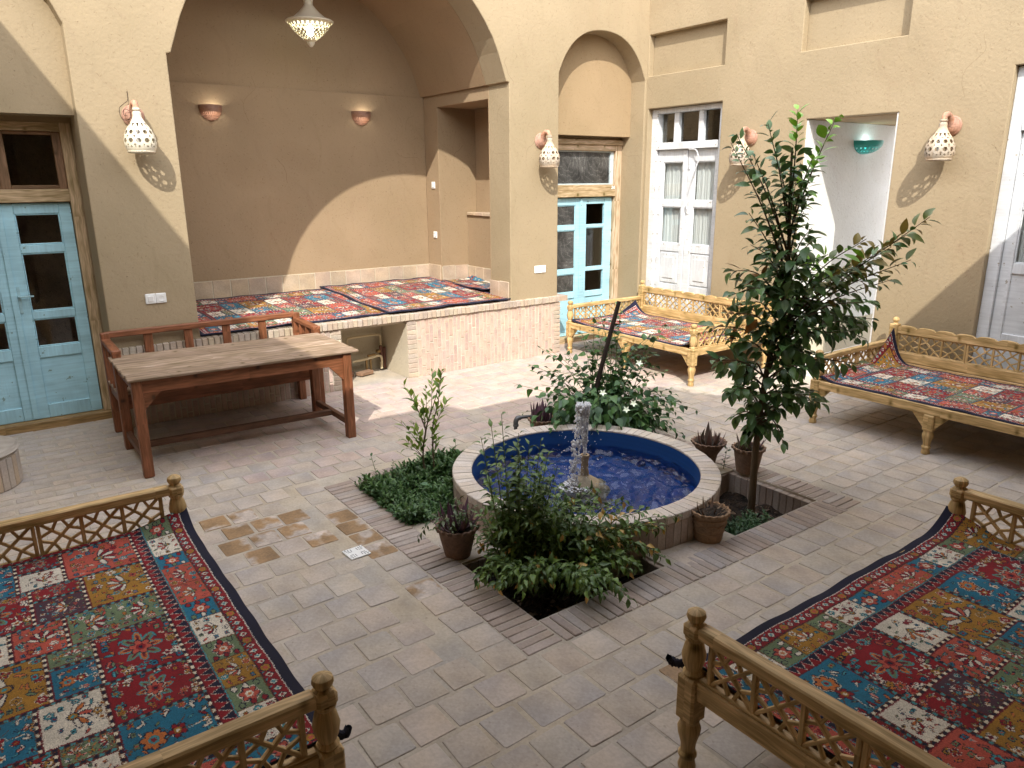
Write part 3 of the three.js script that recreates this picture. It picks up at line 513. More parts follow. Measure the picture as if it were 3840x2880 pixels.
// ---- brick platform of the alcove
const platform = thing('brick_platform', 'low platform faced with upright pink bricks under the great arch', 'platform');
{
  part('platform_body', [box(0.86, 2.905, -0.1, 0.636, -7.3, -6.985, 0.002), box(3.665, 5.735, -0.1, 0.636, -7.3, -6.985, 0.002), box(2.70, 2.905, -0.1, 0.636, -7.62, -7.3), box(3.665, 3.9, -0.1, 0.636, -7.62, -7.3), box(2.7, 3.9, -0.1, 0.636, -7.75, -7.62)], M.mortarLight, platform);
  part('recess_lining', [box(2.905, 2.912, 0, 0.6, -7.61, -6.99, 0.001), box(3.658, 3.665, 0, 0.6, -7.61, -6.99, 0.001), box(2.912, 3.658, 0, 0.6, -7.62, -7.612, 0.001), box(2.905, 3.665, 0.6, 0.636, -7.62, -7.05, 0.001)], M.lime, platform);
  const s = poly([[6.99, 0.636], [9.1, 0.636], [9.1, 0.8], [7.2, 0.712], [7.195, 0.7], [6.99, 0.7]]);
  part('platform_top', boxUV(extrude(s, 4.6).applyMatrix4(ALONG_Z).translate(1.3, 0, 0)), M.coping[2], platform);
  let count = 0; const stuff = new Map();
  const vG = Array.from({ length: 5 }, (_, k) => cbox(0.0405, 0.194, 0.03, 0.003, 0.0012, k * 0.31, k * 0.23)), hG = Array.from({ length: 4 }, (_, k) => cbox(0.108, 0.046, 0.03, 0.004, 0.0012, k * 0.27, k * 0.4)), cG = Array.from({ length: 5 }, (_, k) => cbox(0.0485, 0.074, 0.245, 0.005, 0.0015, k * 0.21, k * 0.33));
  const lay = (g, m, x, y, z, sy = 1, stuffy) => {
    if (!stuffy && count < 300) { count++; const b = part('brick', g, m, platform); b.position.set(x, y, z); b.scale.y = sy; b.rotation.set(rr(-0.006, 0.006), rr(-0.01, 0.01), rr(-0.008, 0.008)); return; }
    if (!stuff.has(m)) stuff.set(m, []); stuff.get(m).push(g.clone().scale(1, sy, 1).translate(x, y, z));
  };
  // coping of bricks on edge
  for (let i = 0, x = 0.89; x < 5.73; i++, x += 0.0543) lay(pick(cG), pick(M.coping), x + rr(-0.001, 0.001), 0.6745 + rr(-0.002, 0.002), -7.08 + rr(-0.004, 0.004), 1, x < 1.5);
  // upright bricks
  const panel = (x0, x1, stuffy) => {
    const cols = Math.round((x1 - x0) / 0.0508), p = (x1 - x0) / cols;
    for (let i = 0; i < cols; i++) {
      const off = [0, 0.5, 0.25, 0.75][i % 4] * 0.205 + rr(-0.012, 0.012); let y = off - 0.205;
      for (; y < 0.63; y += 0.205) { const a = Math.max(0.0, y + 0.005), b = Math.min(0.63, y + 0.199); if (b - a < 0.02) continue; lay(pick(vG), pick(M.brick), x0 + (i + 0.5) * p, (a + b) / 2, -6.995 + rr(-0.0015, 0.0015), (b - a) / 0.194, stuffy); }
    }
  };
  panel(3.775, 5.69, false);
  for (let i = 0; i < 12; i++) for (const x of [2.852, 3.714, 5.722]) lay(pick(hG), pick(M.coping), x, 0.029 + i * 0.0525, -6.994, 1);
  panel(0.87, 2.795, true);
  for (const [m, l] of stuff) { const p = part('shaded_bricks', l, m, platform); p.userData.kind = 'stuff'; }
}

// ================================================================ garden border, pool, fountain
const border = thing('garden_border', 'band of bricks on edge framing the square garden round the pool', 'border');
{
  const g1 = Array.from({ length: 6 }, (_, k) => cbox(0.20, 0.05, 0.049, 0.004, 0.002, k * 0.31, k * 0.17)), g2 = Array.from({ length: 6 }, (_, k) => cbox(0.049, 0.05, 0.20, 0.004, 0.002, k * 0.27, k * 0.41));
  const P = 0.0555; let n = 0; const rest = new Map();
  const put = (g, x, z, must) => { const m = pick(M.border), y = -0.0225 + rr(-0.002, 0.003); if (must && n < 300) { n++; const b = part('brick', g, m, border); b.position.set(x, y, z); b.rotation.set(rr(-0.012, 0.012), rr(-0.02, 0.02), rr(-0.012, 0.012)); } else { if (!rest.has(m)) rest.set(m, []); rest.get(m).push(g.clone().translate(x, y, z)); } };
  for (let z = -2.34; z > -4.72; z -= P) put(pick(g1), 1.85, z, true);
  for (let x = 1.985; x < 4.32; x += P) put(pick(g2), x, -2.40, true);
  for (let z = -2.34; z > -4.72; z -= P) put(pick(g1), 4.415, z, true);
  for (let x = 1.985; x < 4.32; x += P) put(pick(g2), x, -4.65, true);
  for (const [m, l] of rest) part('worn_bricks', l, m, border).userData.kind = 'stuff';
  // upright bricks that line the sunken pits
  const up = cbox(0.05, 0.22, 0.05, 0.004, 0.002);
  const lining = new Map(), line = (x, z) => { if (Math.hypot(x - POOL[0], z - POOL[1]) < POOL[2] - 0.01) return; const m = pick(M.border.slice(0, 2)); if (!lining.has(m)) lining.set(m, []); lining.get(m).push(up.clone().translate(x + rr(-0.003, 0.003), -0.125, z + rr(-0.003, 0.003))); };
  for (const [x0, x1, z0, z1, w] of pits) {
    for (let z = z0 + 0.028; z < z1; z += 0.054) { if (w === 'right' && Math.hypot(x1 - POOL[0], z - POOL[1]) > POOL[2]) { const b = part('lining_brick', up, pick(M.border), border); b.position.set(x1 - 0.02, -0.128, z); } else line(x1 + 0.0, z); line(x0 - 0.02, z); }
    for (let x = x0 + 0.028; x < x1; x += 0.054) { line(x, z0 - 0.02); line(x, z1 + 0.015); }
  }
  for (const [m, l] of lining) part('pit_lining', l, m, border).userData.kind = 'stuff';
}
const pool = thing('fountain_pool', 'round raised pool with pale brick rim and blue painted inside', 'pool', [POOL[0], 0, POOL[1]]);
const RIM = 0.205, WATER = 0.085;
{
  const R = POOL[2], Ri = 0.765, N = 96;
  const wedge = (r0, r1, y0, y1, a, j) => { const h = a / 2, c = 0.004; const mk = (r, s, y) => [r * Math.sin(s), y, r * Math.cos(s)]; const g = cbox(1, y1 - y0, r1 - r0, c, j); const p = g.attributes.position; for (let i = 0; i < p.count; i++) { const r = (r0 + r1) / 2 + p.getZ(i), w = p.getX(i) * 2 * (h - 0.0015 / r); const v = mk(r, w, p.getY(i) + (y0 + y1) / 2); p.setXYZ(i, ...v); } g.computeVertexNormals(); return boxUV(g, 1, rnd(), rnd()); };
  const a = 2 * Math.PI / N, rimG = Array.from({ length: 5 }, () => wedge(Ri, R + 0.004, RIM - 0.05, RIM, a, 0.0008)), wallG = Array.from({ length: 5 }, () => wedge(R - 0.03, R, -0.02, RIM - 0.052, a * 0.985, 0.0008));
  const rimM = [tileClay(0.74, 0.64, 0.56), tileClay(0.78, 0.685, 0.60), tileClay(0.70, 0.61, 0.53), tileClay(0.74, 0.64, 0.53)], wm = [tileClay(0.60, 0.475, 0.40), tileClay(0.55, 0.43, 0.36), tileClay(0.64, 0.525, 0.44), tileClay(0.51, 0.40, 0.335)];
  for (let i = 0; i < N; i++) { const b = part('rim_brick', pick(rimG), pick(rimM), pool); b.rotation.y = i * a; b.position.y = rr(-0.002, 0.002); const c = part('wall_brick', pick(wallG), pick(wm), pool); c.rotation.y = i * a; }
  part('pool_shell', lathe([[R - 0.012, -0.3], [R - 0.012, RIM - 0.006], [Ri - 0.001, RIM - 0.006]], 96), M.mortar, pool);
  part('basin', lathe([[Ri - 0.002, RIM - 0.012], [Ri - 0.006, 0.0], [Ri - 0.02, -0.13], [Ri - 0.1, -0.17], [0.001, -0.17]], 96), M.pool, pool);
  // water: a rippled sheet, deep enough to bend the light
  const nr = 130, na = 300, Rw = Ri - 0.006, pos = [], uv = [];
  const H = (x, z) => { const d = Math.hypot(x + 0.02, z - 0.0), d2 = Math.hypot(x + 0.14, z + 0.03); const e = Math.exp(-d2 * 0.9);
    const w1 = fbm(nC, x * 3 + 11, z * 3 + 11, 256, 2); return 0.006 * e * Math.sin(d2 * 55) + 0.006 * Math.sin(x * 23 + w1 * 9) * Math.sin(z * 27 + x * 9 + w1 * 7) + 0.036 * (fbm(nA, x * 8 + 20, z * 8 + 20, 256, 3) - 0.5) + 0.012 * (fbm(nB, x * 22 + 20, z * 22 + 20, 256, 2) - 0.5) + 0.0045 * (0.4 + e) * (fbm(nC, x * 64 + 30, z * 48 + 30, 256, 2) - 0.5); };
  const P = (i, k) => { const r = Rw * i / nr, t = k / na * 2 * Math.PI, x = r * Math.cos(t), z = r * Math.sin(t); return [x, WATER + H(x, z), z]; };
  for (let i = 0; i < nr; i++) for (let k = 0; k < na; k++) { const A = P(i, k), B = P(i + 1, k), C = P(i + 1, k + 1), D = P(i, k + 1); pos.push(...A, ...C, ...B); if (i) pos.push(...A, ...D, ...C); }
  let g = new THREE.BufferGeometry(); g.setAttribute('position', new THREE.BufferAttribute(new Float32Array(pos), 3)); boxUV(g); g = toCreasedNormals(g, 1.2);
  const wmat = new THREE.MeshPhysicalMaterial({ color: lin(0.90, 0.96, 1), roughness: 0.015, transmission: 1, thickness: 0.2, ior: 1.33, attenuationColor: lin(0.35, 0.6, 0.95), attenuationDistance: 0.6, side: THREE.DoubleSide });
  const w = part('pool_water', g, wmat, scene); w.position.set(POOL[0], 0, POOL[1]); w.userData.kind = 'structure'; w.userData.label = 'rippled water in the round blue pool';
}
const waterMat = new THREE.MeshPhysicalMaterial({ color: lin(0.97, 0.98, 1), roughness: 0.05, transmission: 0.35, thickness: 0.05, ior: 1.33, side: THREE.DoubleSide });
{
  const n = thing('fountain_nozzle', 'clay jug neck standing in the middle of the pool as fountain spout', 'fountain', [POOL[0], 0, POOL[1]]);
  part('spout', lathe([[0.0, 0.10], [0.029, 0.10], [0.031, 0.15], [0.025, 0.19], [0.0245, 0.24], [0.028, 0.258], [0.032, 0.272], [0.031, 0.286], [0.018, 0.286], [0.015, 0.25], [0.0, 0.25]], 24), clay(0.62, 0.47, 0.30), n);
  part('base', lathe([[0.029, 0.14], [0.06, 0.122], [0.10, 0.094], [0.14, 0.055], [0.17, -0.03], [0.18, -0.17]], 32), clay(0.56, 0.45, 0.30), n);
  const j = thing('water_jet', 'white jet of water leaping from the fountain spout and falling back', 'water jet', [POOL[0], 0, POOL[1]]);
  // rising column and falling sheet, ragged: metaball-like lumps along ballistic paths
  const g = []; const ico = (r, d) => { const q = new THREE.IcosahedronGeometry(r, d); const p = q.attributes.position; const o = rnd() * 50; for (let i = 0; i < p.count; i++) { const x = p.getX(i), y = p.getY(i), z = p.getZ(i); const k = 0.7 + 0.7 * fbm(nA, x / r * 1.4 + o + 9, y / r * 1.4 + z / r + o + 9, 256, 2); p.setXYZ(i, x * k, y * k, z * k); } return clean(toCreasedNormals(q, 1.5)); };
  const path = (t, s) => V(-0.045 * t - 0.03 * s + 0.0, 0.285 + 0.36 * (1 - (1 - t) * (1 - t)), 0.025 * t);
  for (let i = 0; i < 560; i++) { const t = Math.pow(rnd(), 0.75), w = 0.008 + 0.046 * t, a = rnd() * 6.283, c = path(t, 0), r = rr(0.003, 0.009); g.push(ico(r, 1).scale(1, rr(1, 2.6), 1).translate(c.x + Math.cos(a) * w * Math.sqrt(rnd()), c.y + rr(-0.01, 0.01), c.z + Math.sin(a) * w * Math.sqrt(rnd()))); }
  for (let i = 0; i < 300; i++) { const f = rnd(), top = path(0.8 + 0.2 * rnd(), 0), y = top.y - (top.y - WATER - 0.01) * Math.pow(f, 0.9), dx = -0.02 - 0.085 * f + rr(-0.035, 0.035), dz = 0.02 * f + rr(-0.025, 0.025), r = rr(0.003, 0.0095) * (1.1 - 0.4 * f); g.push(ico(r, 1).scale(1, rr(1, 2.2), 1).translate(top.x + dx, y, top.z + dz)); }
  for (let i = 0; i < 90; i++) { const a = rnd() * 6.283, q = rr(0.03, 0.16); g.push(ico(rr(0.0015, 0.004), 0).translate(-0.06 + Math.cos(a) * q, rr(0.1, 0.5), Math.sin(a) * q)); }
  part('jet', g, waterMat, j);
  const col = taper([V(0, 0.27, 0), V(-0.008, 0.36, 0.004), V(-0.022, 0.47, 0.012), V(-0.034, 0.56, 0.02)], 0.006, 0.012, 40, 10), cp = col.attributes.position;
  for (let i = 0; i < cp.count; i++) { const y = cp.getY(i), k = 1 + 0.9 * (fbm(nB, cp.getX(i) * 120 + 40, y * 60 + 40, 256, 3) - 0.5); const c = path(Math.min(1, (y - 0.28) / 0.36), 0); cp.setX(i, c.x + (cp.getX(i) - c.x) * k); cp.setZ(i, c.z + (cp.getZ(i) - c.z) * k); }
  col.computeVertexNormals(); part('column', col, waterMat, j);
  const sp = []; for (let i = 0; i < 130; i++) { const a = rnd() * 6.283, q = 0.10 * Math.sqrt(rnd()); sp.push(ico(rr(0.003, 0.008), 0).scale(1.4, 0.6, 1.4).translate(-0.11 + Math.cos(a) * q, WATER + rr(0.002, 0.03) * (1 - q * 6), 0.02 + Math.sin(a) * q)); } part('splash', sp, waterMat, j);
}

// ================================================================ carpets
const CARPET = (() => {
  const W = 2048, Hh = 1330, cv = document.createElement('canvas'); cv.width = W; cv.height = Hh; const c = cv.getContext('2d'), r = mulberry(4242);
  const K = { navy: '#15152f', red: '#8c1420', dred: '#6d1020', cream: '#e4dccb', blue: '#21718f', teal: '#4796a0', gold: '#a87a2a', green: '#6f8260', aub: '#4f3340', sal: '#bd5646', grey: '#6b5a58', brown: '#6a3a20', orange: '#c9743a', pink: '#dd9a8c' };
  const R = (a, b) => a + (b - a) * r(), P = (a) => a[Math.floor(r() * a.length)];
  const blob = (x, y, w, h, col, rot = 0) => { c.save(); c.translate(x, y); c.rotate(rot); c.fillStyle = col; c.beginPath(); c.ellipse(0, 0, Math.abs(w), Math.abs(h), 0, 0, 7); c.fill(); c.restore(); };
  const flower = (x, y, s, cols, n = 6) => { const t = r() * 6; if (r() < 0.45) for (let i = 0; i < n; i++) { const a = t + i / n * 6.283; blob(x + Math.cos(a) * s * 0.62, y + Math.sin(a) * s * 0.62, s * 0.56, s * 0.46, '#d8cdb8', a); } for (let i = 0; i < n; i++) { const a = t + i / n * 6.283; blob(x + Math.cos(a) * s * 0.62, y + Math.sin(a) * s * 0.62, s * 0.46, s * 0.36, K.navy, a); } for (let i = 0; i < n; i++) { const a = t + i / n * 6.283; blob(x + Math.cos(a) * s * 0.6, y + Math.sin(a) * s * 0.6, s * 0.38, s * 0.28, cols[0], a); } blob(x, y, s * 0.42, s * 0.42, cols[1]); blob(x, y, s * 0.2, s * 0.2, cols[2]); };
  const leafy = (x, y, s, col, rot) => { blob(x, y, s, s * 0.4, K.navy, rot); blob(x, y, s * 0.82, s * 0.26, col, rot); };
  const small = (x, y, s) => { const k = r(); if (k < 0.45) flower(x, y, s, [P([K.red, K.sal, K.gold, K.cream, K.teal]), P([K.cream, K.gold, K.red]), P([K.navy, K.red])], 4 + Math.floor(r() * 3)); else if (k < 0.75) { c.fillStyle = K.navy; c.fillRect(x - s * 0.72, y - s * 0.55, s * 1.44, s * 1.1); c.fillStyle = P([K.teal, K.green, K.gold, K.blue]); c.fillRect(x - s * 0.6, y - s * 0.43, s * 1.2, s * 0.86); blob(x, y, s * 0.3, s * 0.26, P([K.red, K.navy, K.sal])); } else leafy(x, y, s, P([K.teal, K.orange, K.sal, K.green]), r() * 3); };
  const palm = (x, y, s, rot) => { c.save(); c.translate(x, y); c.rotate(rot); for (let i = -3; i <= 3; i++) { const a = -Math.PI / 2 + i * 0.42; blob(Math.cos(a) * s * 0.75, Math.sin(a) * s * 0.75 + s * 0.3, s * 0.60, s * 0.235, K.navy, a); blob(Math.cos(a) * s * 0.75, Math.sin(a) * s * 0.75 + s * 0.3, s * 0.53, s * 0.175, i % 2 ? K.cream : P([K.sal, K.red, K.orange]), a); } blob(0, s * 0.3, s * 0.34, s * 0.4, K.navy); blob(0, s * 0.28, s * 0.26, s * 0.3, K.gold); blob(0, s * 0.25, s * 0.12, s * 0.14, K.teal); c.restore(); };
  const stem = (pts, col, w) => { c.strokeStyle = col; c.lineWidth = w; c.beginPath(); pts.forEach(([x, y], i) => i ? c.lineTo(x, y) : c.moveTo(x, y)); c.stroke(); };
  const bg = { red: K.red, cream: K.cream, blue: K.blue, gold: K.gold, green: K.green, aub: K.aub, sal: K.sal, grey: K.grey };
  const vine = (x, y, L, a, col) => { c.strokeStyle = col; c.lineWidth = 2.6; c.beginPath(); c.moveTo(x, y); let px = x, py = y; for (let i = 0; i < 7; i++) { a += R(-0.55, 0.55); px += Math.cos(a) * L / 7; py += Math.sin(a) * L / 7; c.lineTo(px, py); if (i % 2) leafy(px + R(-5, 5), py + R(-5, 5), L * 0.085, P([K.green, K.teal, K.orange, K.cream]), a + R(0.6, 1.4)); } c.stroke(); };
  const scatter = (x, y, w, h, step, keep) => { const nx = Math.max(1, Math.round(w / step)), ny = Math.max(1, Math.round(h / step)); for (let i = 0; i < nx; i++) for (let j = 0; j < ny; j++) { const px = x + (i + 0.5) * w / nx, py = y + (j + 0.5) * h / ny; if (Math.abs(px - x - w / 2) < keep * w && Math.abs(py - y - h / 2) < keep * h) continue; small(px + R(-3, 3), py + R(-3, 3), step * R(0.24, 0.36)); } };
  const panel = (x, y, w, h, kind) => {
    c.save(); c.beginPath(); c.rect(x, y, w, h); c.clip(); c.fillStyle = bg[kind]; c.fillRect(x, y, w, h);
    const m = Math.min(w, h), cx = x + w / 2, cy = y + h / 2, lng = w > h; if (!(kind === 'gold' && Math.max(w, h) > 1.9 * m) && kind !== 'cream') { for (let k = 0; k < 5; k++) vine(cx + R(-0.2, 0.2) * w, cy + R(-0.2, 0.2) * h, m * 0.55, r() * 6.28, P([K.pink, K.brown, K.green, K.cream])); scatter(x + 6, y + 6, w - 12, h - 12, Math.max(34, m * 0.21), kind === 'red' ? 0.30 : 0.24); }
    if (kind === 'gold' && Math.max(w, h) > 1.9 * m) { const n = Math.max(2, Math.round(Math.max(w, h) / m / 0.8)); for (let i = 0; i < n; i++) { const t = (i + 0.5) / n, px = lng ? x + w * t : cx, py = lng ? cy : y + h * t; for (const [s, col] of [[0.44, K.dred], [0.40, K.red], [0.32, K.cream], [0.22, K.sal], [0.09, K.teal]]) { for (let k = 0; k < 4; k++) blob(px + Math.cos(k * 1.5708) * m * s * 0.5, py + Math.sin(k * 1.5708) * m * s * 0.5, m * s * 0.52, m * s * 0.44, col, k * 1.5708); } if (i < n - 1) { const qx = lng ? x + w * (i + 1) / n : cx, qy = lng ? cy : y + h * (i + 1) / n; blob(qx, qy, m * 0.08, m * 0.08, K.navy); blob(qx, qy, m * 0.045, m * 0.045, K.grey); } for (const s of [-1, 1]) for (const q of [-0.3, 0.3]) blob(px + (lng ? q * m : s * m * 0.36), py + (lng ? s * m * 0.36 : q * m), m * 0.05, m * 0.035, K.red); } }
    else if (kind === 'blue') { stem([[cx, y + h * 0.85], [cx - w * 0.06, cy], [cx + w * 0.05, y + h * 0.18]], K.cream, 3); for (const [a, b] of [[0.3, 0.3], [0.7, 0.35], [0.28, 0.62], [0.7, 0.68], [0.5, 0.8]]) stem([[cx, cy], [x + w * a, y + h * b]], K.brown, 3); flower(cx, y + h * 0.3, m * 0.16, [K.orange, K.teal, K.red], 7); flower(cx, cy + m * 0.06, m * 0.12, [K.red, K.gold, K.cream], 5); for (const [a, b] of [[0.2, 0.22], [0.8, 0.22], [0.14, 0.5], [0.85, 0.5], [0.22, 0.78], [0.4, 0.85], [0.62, 0.86], [0.82, 0.78]]) { leafy(x + w * a, y + h * b, m * 0.075, P([K.cream, K.pink, K.red]), r() * 3); leafy(x + w * a + m * 0.05, y + h * b + m * 0.03, m * 0.055, K.cream, r() * 3); } }
    else if (kind === 'red') { for (let i = 0; i < 8; i++) { const a = i * 0.785; blob(cx + Math.cos(a) * m * 0.19, cy + Math.sin(a) * m * 0.15, m * 0.14, m * 0.06, K.teal, a); blob(cx + Math.cos(a) * m * 0.19, cy + Math.sin(a) * m * 0.15, m * 0.12, m * 0.042, i % 2 ? K.green : K.orange, a); blob(cx + Math.cos(a) * m * 0.2, cy + Math.sin(a) * m * 0.155, m * 0.06, m * 0.02, K.dred, a); } flower(cx, cy, m * 0.15, [K.sal, K.red, K.navy], 6); for (const sx of [-1, 1]) for (const sy of [-1, 1]) for (const [a, b] of [[0.40, 0.40], [0.28, 0.41], [0.41, 0.24], [0.15, 0.42], [0.42, 0.08], [0.30, 0.28]]) small(cx + sx * a * w, cy + sy * b * h, m * 0.075); }
    else if (kind === 'cream' && Math.max(w, h) > 1.6 * m) { palm(cx, cy, m * 0.30, lng ? 0 : 1.57); for (const s of [-1, 1]) { const f = (a, b, q, cols) => flower(lng ? cx + s * a * w : cx + b * w, lng ? cy + b * h : cy + s * a * h, m * q, cols); f(0.2, 0.02, 0.15, [K.orange, K.red, K.gold]); f(0.36, 0.0, 0.16, [K.navy, K.gold, K.navy]); for (const b of [-0.32, 0.32]) for (const a of [0.14, 0.27, 0.42]) small(lng ? cx + s * a * w : cx + b * w, lng ? cy + b * h : cy + s * a * h, m * 0.085); } }
    else { const n = Math.max(1, Math.round(Math.max(w, h) / m)); for (let i = 0; i < n; i++) { const t = (i + 0.5) / n, px = lng ? x + w * t : cx, py = lng ? cy : y + h * t; if (kind === 'aub' || kind === 'grey') { stem([[px - m * 0.3, py + m * 0.38], [px + m * 0.05, py], [px + m * 0.25, py - m * 0.4]], K.pink, 3); stem([[px + m * 0.3, py + m * 0.35], [px, py + m * 0.1], [px - m * 0.3, py - m * 0.3]], K.green, 3); } palm(px, py + m * 0.02, m * 0.22, P([0, 1.57, 3.14])); for (let k = 0; k < 16; k++) { const a = k / 16 * 6.283 + r() * 0.3, q = m * (k % 2 ? 0.40 : 0.31); small(px + Math.cos(a) * q, py + Math.sin(a) * q, m * R(0.055, 0.085)); } } }
    c.restore(); c.strokeStyle = K.dred; c.lineWidth = 5; c.strokeRect(x, y, w, h);
  };
  c.fillStyle = K.navy; c.fillRect(0, 0, W, Hh);
  // outer red guard with pearls, main border of squares, zigzag, field
  const b0 = 50, b1 = 104, b2 = 232, b3 = 284;
  c.fillStyle = '#e8e2d6'; c.fillRect(b0 - 4, b0 - 4, W - 2 * b0 + 8, Hh - 2 * b0 + 8); c.fillStyle = K.red; c.fillRect(b0, b0, W - 2 * b0, Hh - 2 * b0);
  const pearls = (x0, y0, x1, y1) => { const L = Math.hypot(x1 - x0, y1 - y0), n = Math.round(L / 38); for (let i = 0; i <= n; i++) { const x = x0 + (x1 - x0) * i / n, y = y0 + (y1 - y0) * i / n; const k = i % 5; if (k === 2) { blob(x, y, 20, 20, K.navy); blob(x, y, 17, 17, K.gold); blob(x, y, 8, 8, K.sal); } else { c.save(); c.translate(x, y); c.fillStyle = K.navy; c.beginPath(); c.moveTo(0, -18); c.lineTo(16, 0); c.lineTo(0, 18); c.lineTo(-16, 0); c.fill(); c.fillStyle = K.cream; c.beginPath(); c.moveTo(0, -15); c.lineTo(13, 0); c.lineTo(0, 15); c.lineTo(-13, 0); c.fill(); blob(0, 0, 6, 6, k % 2 ? K.red : K.teal); c.restore(); blob(x + (x1 !== x0 ? 19 : -17), y + (y1 !== y0 ? 19 : -17), 6, 4, K.teal, 0.7); } } };
  const q = (b0 + b1) / 2; pearls(q, q, W - q, q); pearls(q, Hh - q, W - q, Hh - q); pearls(q, q, q, Hh - q); pearls(W - q, q, W - q, Hh - q);
  c.fillStyle = K.navy; c.fillRect(b1 - 5, b1 - 5, W - 2 * b1 + 10, Hh - 2 * b1 + 10);
  const seq = ['gold', 'green', 'cream', 'blue', 'sal', 'sal', 'blue', 'cream', 'green'];
  const bpan = (x, y, w, h, kind) => { c.save(); c.beginPath(); c.rect(x, y, w, h); c.clip(); c.fillStyle = bg[kind]; c.fillRect(x, y, w, h); const m = Math.min(w, h); if (kind === 'blue' || kind === 'green') { flower(x + w / 2, y + h / 2, m * 0.3, [K.sal, K.cream, K.orange], 6); for (const [a, b] of [[0.15, 0.2], [0.85, 0.2], [0.15, 0.8], [0.85, 0.8], [0.16, 0.5], [0.85, 0.5]]) { blob(x + w * a, y + h * b, m * 0.13, m * 0.10, K.navy); blob(x + w * a, y + h * b, m * 0.10, m * 0.075, P([K.cream, K.red, K.green])); } } else { palm(x + w / 2, y + h / 2, m * 0.27, w > h ? 0 : 1.57); for (const [a, b] of [[0.14, 0.18], [0.36, 0.14], [0.64, 0.14], [0.86, 0.18], [0.12, 0.5], [0.88, 0.5], [0.14, 0.83], [0.36, 0.87], [0.64, 0.86], [0.86, 0.83]]) small(x + w * a, y + h * b, m * 0.11); } c.restore(); c.strokeStyle = K.brown; c.lineWidth = 4; c.strokeRect(x, y, w, h); };
  const lay = (n, f) => { let t = 0; const ws = Array.from({ length: n }, (_, i) => (['blue', 'green'].includes(seq[i % 9]) ? 0.7 : 1.0)), s = ws.reduce((a, b) => a + b); ws.forEach((w, i) => { f(t / s, w / s, seq[i % 9]); t += w; }); };
  const bw = b2 - b1; lay(13, (t, w, k) => { const x = b1 + t * (W - 2 * b1), ww = w * (W - 2 * b1); bpan(x, b1, ww, bw, k); bpan(W - x - ww, Hh - b2, ww, bw, k); }); lay(7, (t, w, k) => { const y = b2 + t * (Hh - 2 * b2), hh = w * (Hh - 2 * b2); bpan(b1, y, bw, hh, k); bpan(W - b2, Hh - y - hh, bw, hh, k); });
  c.strokeStyle = K.teal; c.lineWidth = 5; c.strokeRect(b2 + 2, b2 + 2, W - 2 * b2 - 4, Hh - 2 * b2 - 4);
  c.fillStyle = K.red; c.fillRect(b2 + 6, b2 + 6, W - 2 * b2 - 12, Hh - 2 * b2 - 12);
  c.fillStyle = K.navy; const zig = (x0, y0, dx, dy, nx, ny, n, s) => { for (let i = 0; i < n; i++) { const x = x0 + dx * i * s, y = y0 + dy * i * s; c.beginPath(); c.moveTo(x, y); c.lineTo(x + dx * s, y + dy * s); c.lineTo(x + dx * s / 2 + nx, y + dy * s / 2 + ny); c.fill(); c.strokeStyle = '#cfc4b4'; c.lineWidth = 2.5; c.beginPath(); c.moveTo(x, y); c.lineTo(x + dx * s / 2 + nx, y + dy * s / 2 + ny); c.lineTo(x + dx * s, y + dy * s); c.stroke(); } };
  const zs = 40, zh = 40; zig(b2 + 8, b2 + 8, 1, 0, 0, zh, Math.floor((W - 2 * b2) / zs), zs); zig(b2 + 8, Hh - b2 - 8, 1, 0, 0, -zh, Math.floor((W - 2 * b2) / zs), zs); zig(b2 + 8, b2 + 8, 0, 1, zh, 0, Math.floor((Hh - 2 * b2) / zs), zs); zig(W - b2 - 8, b2 + 8, 0, 1, -zh, 0, Math.floor((Hh - 2 * b2) / zs), zs);
  // field: rows of unequal panels
  const fx = b3, fy = b3, fw = W - 2 * b3, fh = Hh - 2 * b3; c.fillStyle = K.navy; c.fillRect(fx, fy, fw, fh); c.save(); c.beginPath(); c.rect(fx, fy, fw, fh); c.clip();
  const check = (x, y, w, h) => { const hor = w > h, L = hor ? w : h, s = hor ? h : w, n = Math.ceil(L / s); c.fillStyle = K.brown; c.fillRect(x, y, w, h); for (let i = 0; i < n; i++) { c.fillStyle = hor ? (i % 2 ? K.navy : '#f0e8cf') : (i % 2 ? K.navy : K.teal); const g = s * 0.16; hor ? c.fillRect(x + i * s + g * 0.4, y + g, s - g, s - 2 * g) : c.fillRect(x + g, y + i * s + g * 0.4, s - 2 * g, s - g); } };
  const cols = [['red', 'cream', 'blue', 'gold', 'green'], ['gold', 'blue', 'cream', 'red', 'cream'], ['cream', 'grey', 'gold', 'blue', 'red'], ['green', 'red', 'blue', 'cream', 'sal'], ['aub', 'gold', 'cream', 'green', 'red'], ['blue', 'cream', 'sal', 'red', 'gold']];
  let cx0 = fx; const cw = [240, 200, 280, 190, 260, 250], k0 = cw.reduce((a, b) => a + b);
  cw.forEach((w0, i) => { const w = w0 / k0 * fw; let y = fy; const hs = (i % 2 ? [0.30, 0.20, 0.34] : [0.38, 0.24, 0.34]).map((v) => v * R(0.75, 1.3)), S = hs.reduce((a, b) => a + b); hs.forEach((h0, j) => { const h = h0 / S * fh, k = cols[i % 6][(j + i) % 5]; if (h < w * 0.95 && r() < 0.55) { panel(cx0, y, w * 0.55, h, k); panel(cx0 + w * 0.55 + 17, y, w * 0.45 - 17, h, P(['sal', 'cream', 'red', 'green'])); check(cx0 + w * 0.55, y, 17, h); } else panel(cx0, y, w, h, k); check(cx0, y + h - 17, w, 17); y += h; }); check(cx0 + w - 17, fy, 17, fh); cx0 += w; });
  c.restore(); c.strokeStyle = K.dred; c.lineWidth = 6; c.strokeRect(fx, fy, fw, fh);
  // pile: fine mottling
  const im = c.getImageData(0, 0, W, Hh), D = im.data, S0 = new Uint8ClampedArray(D);
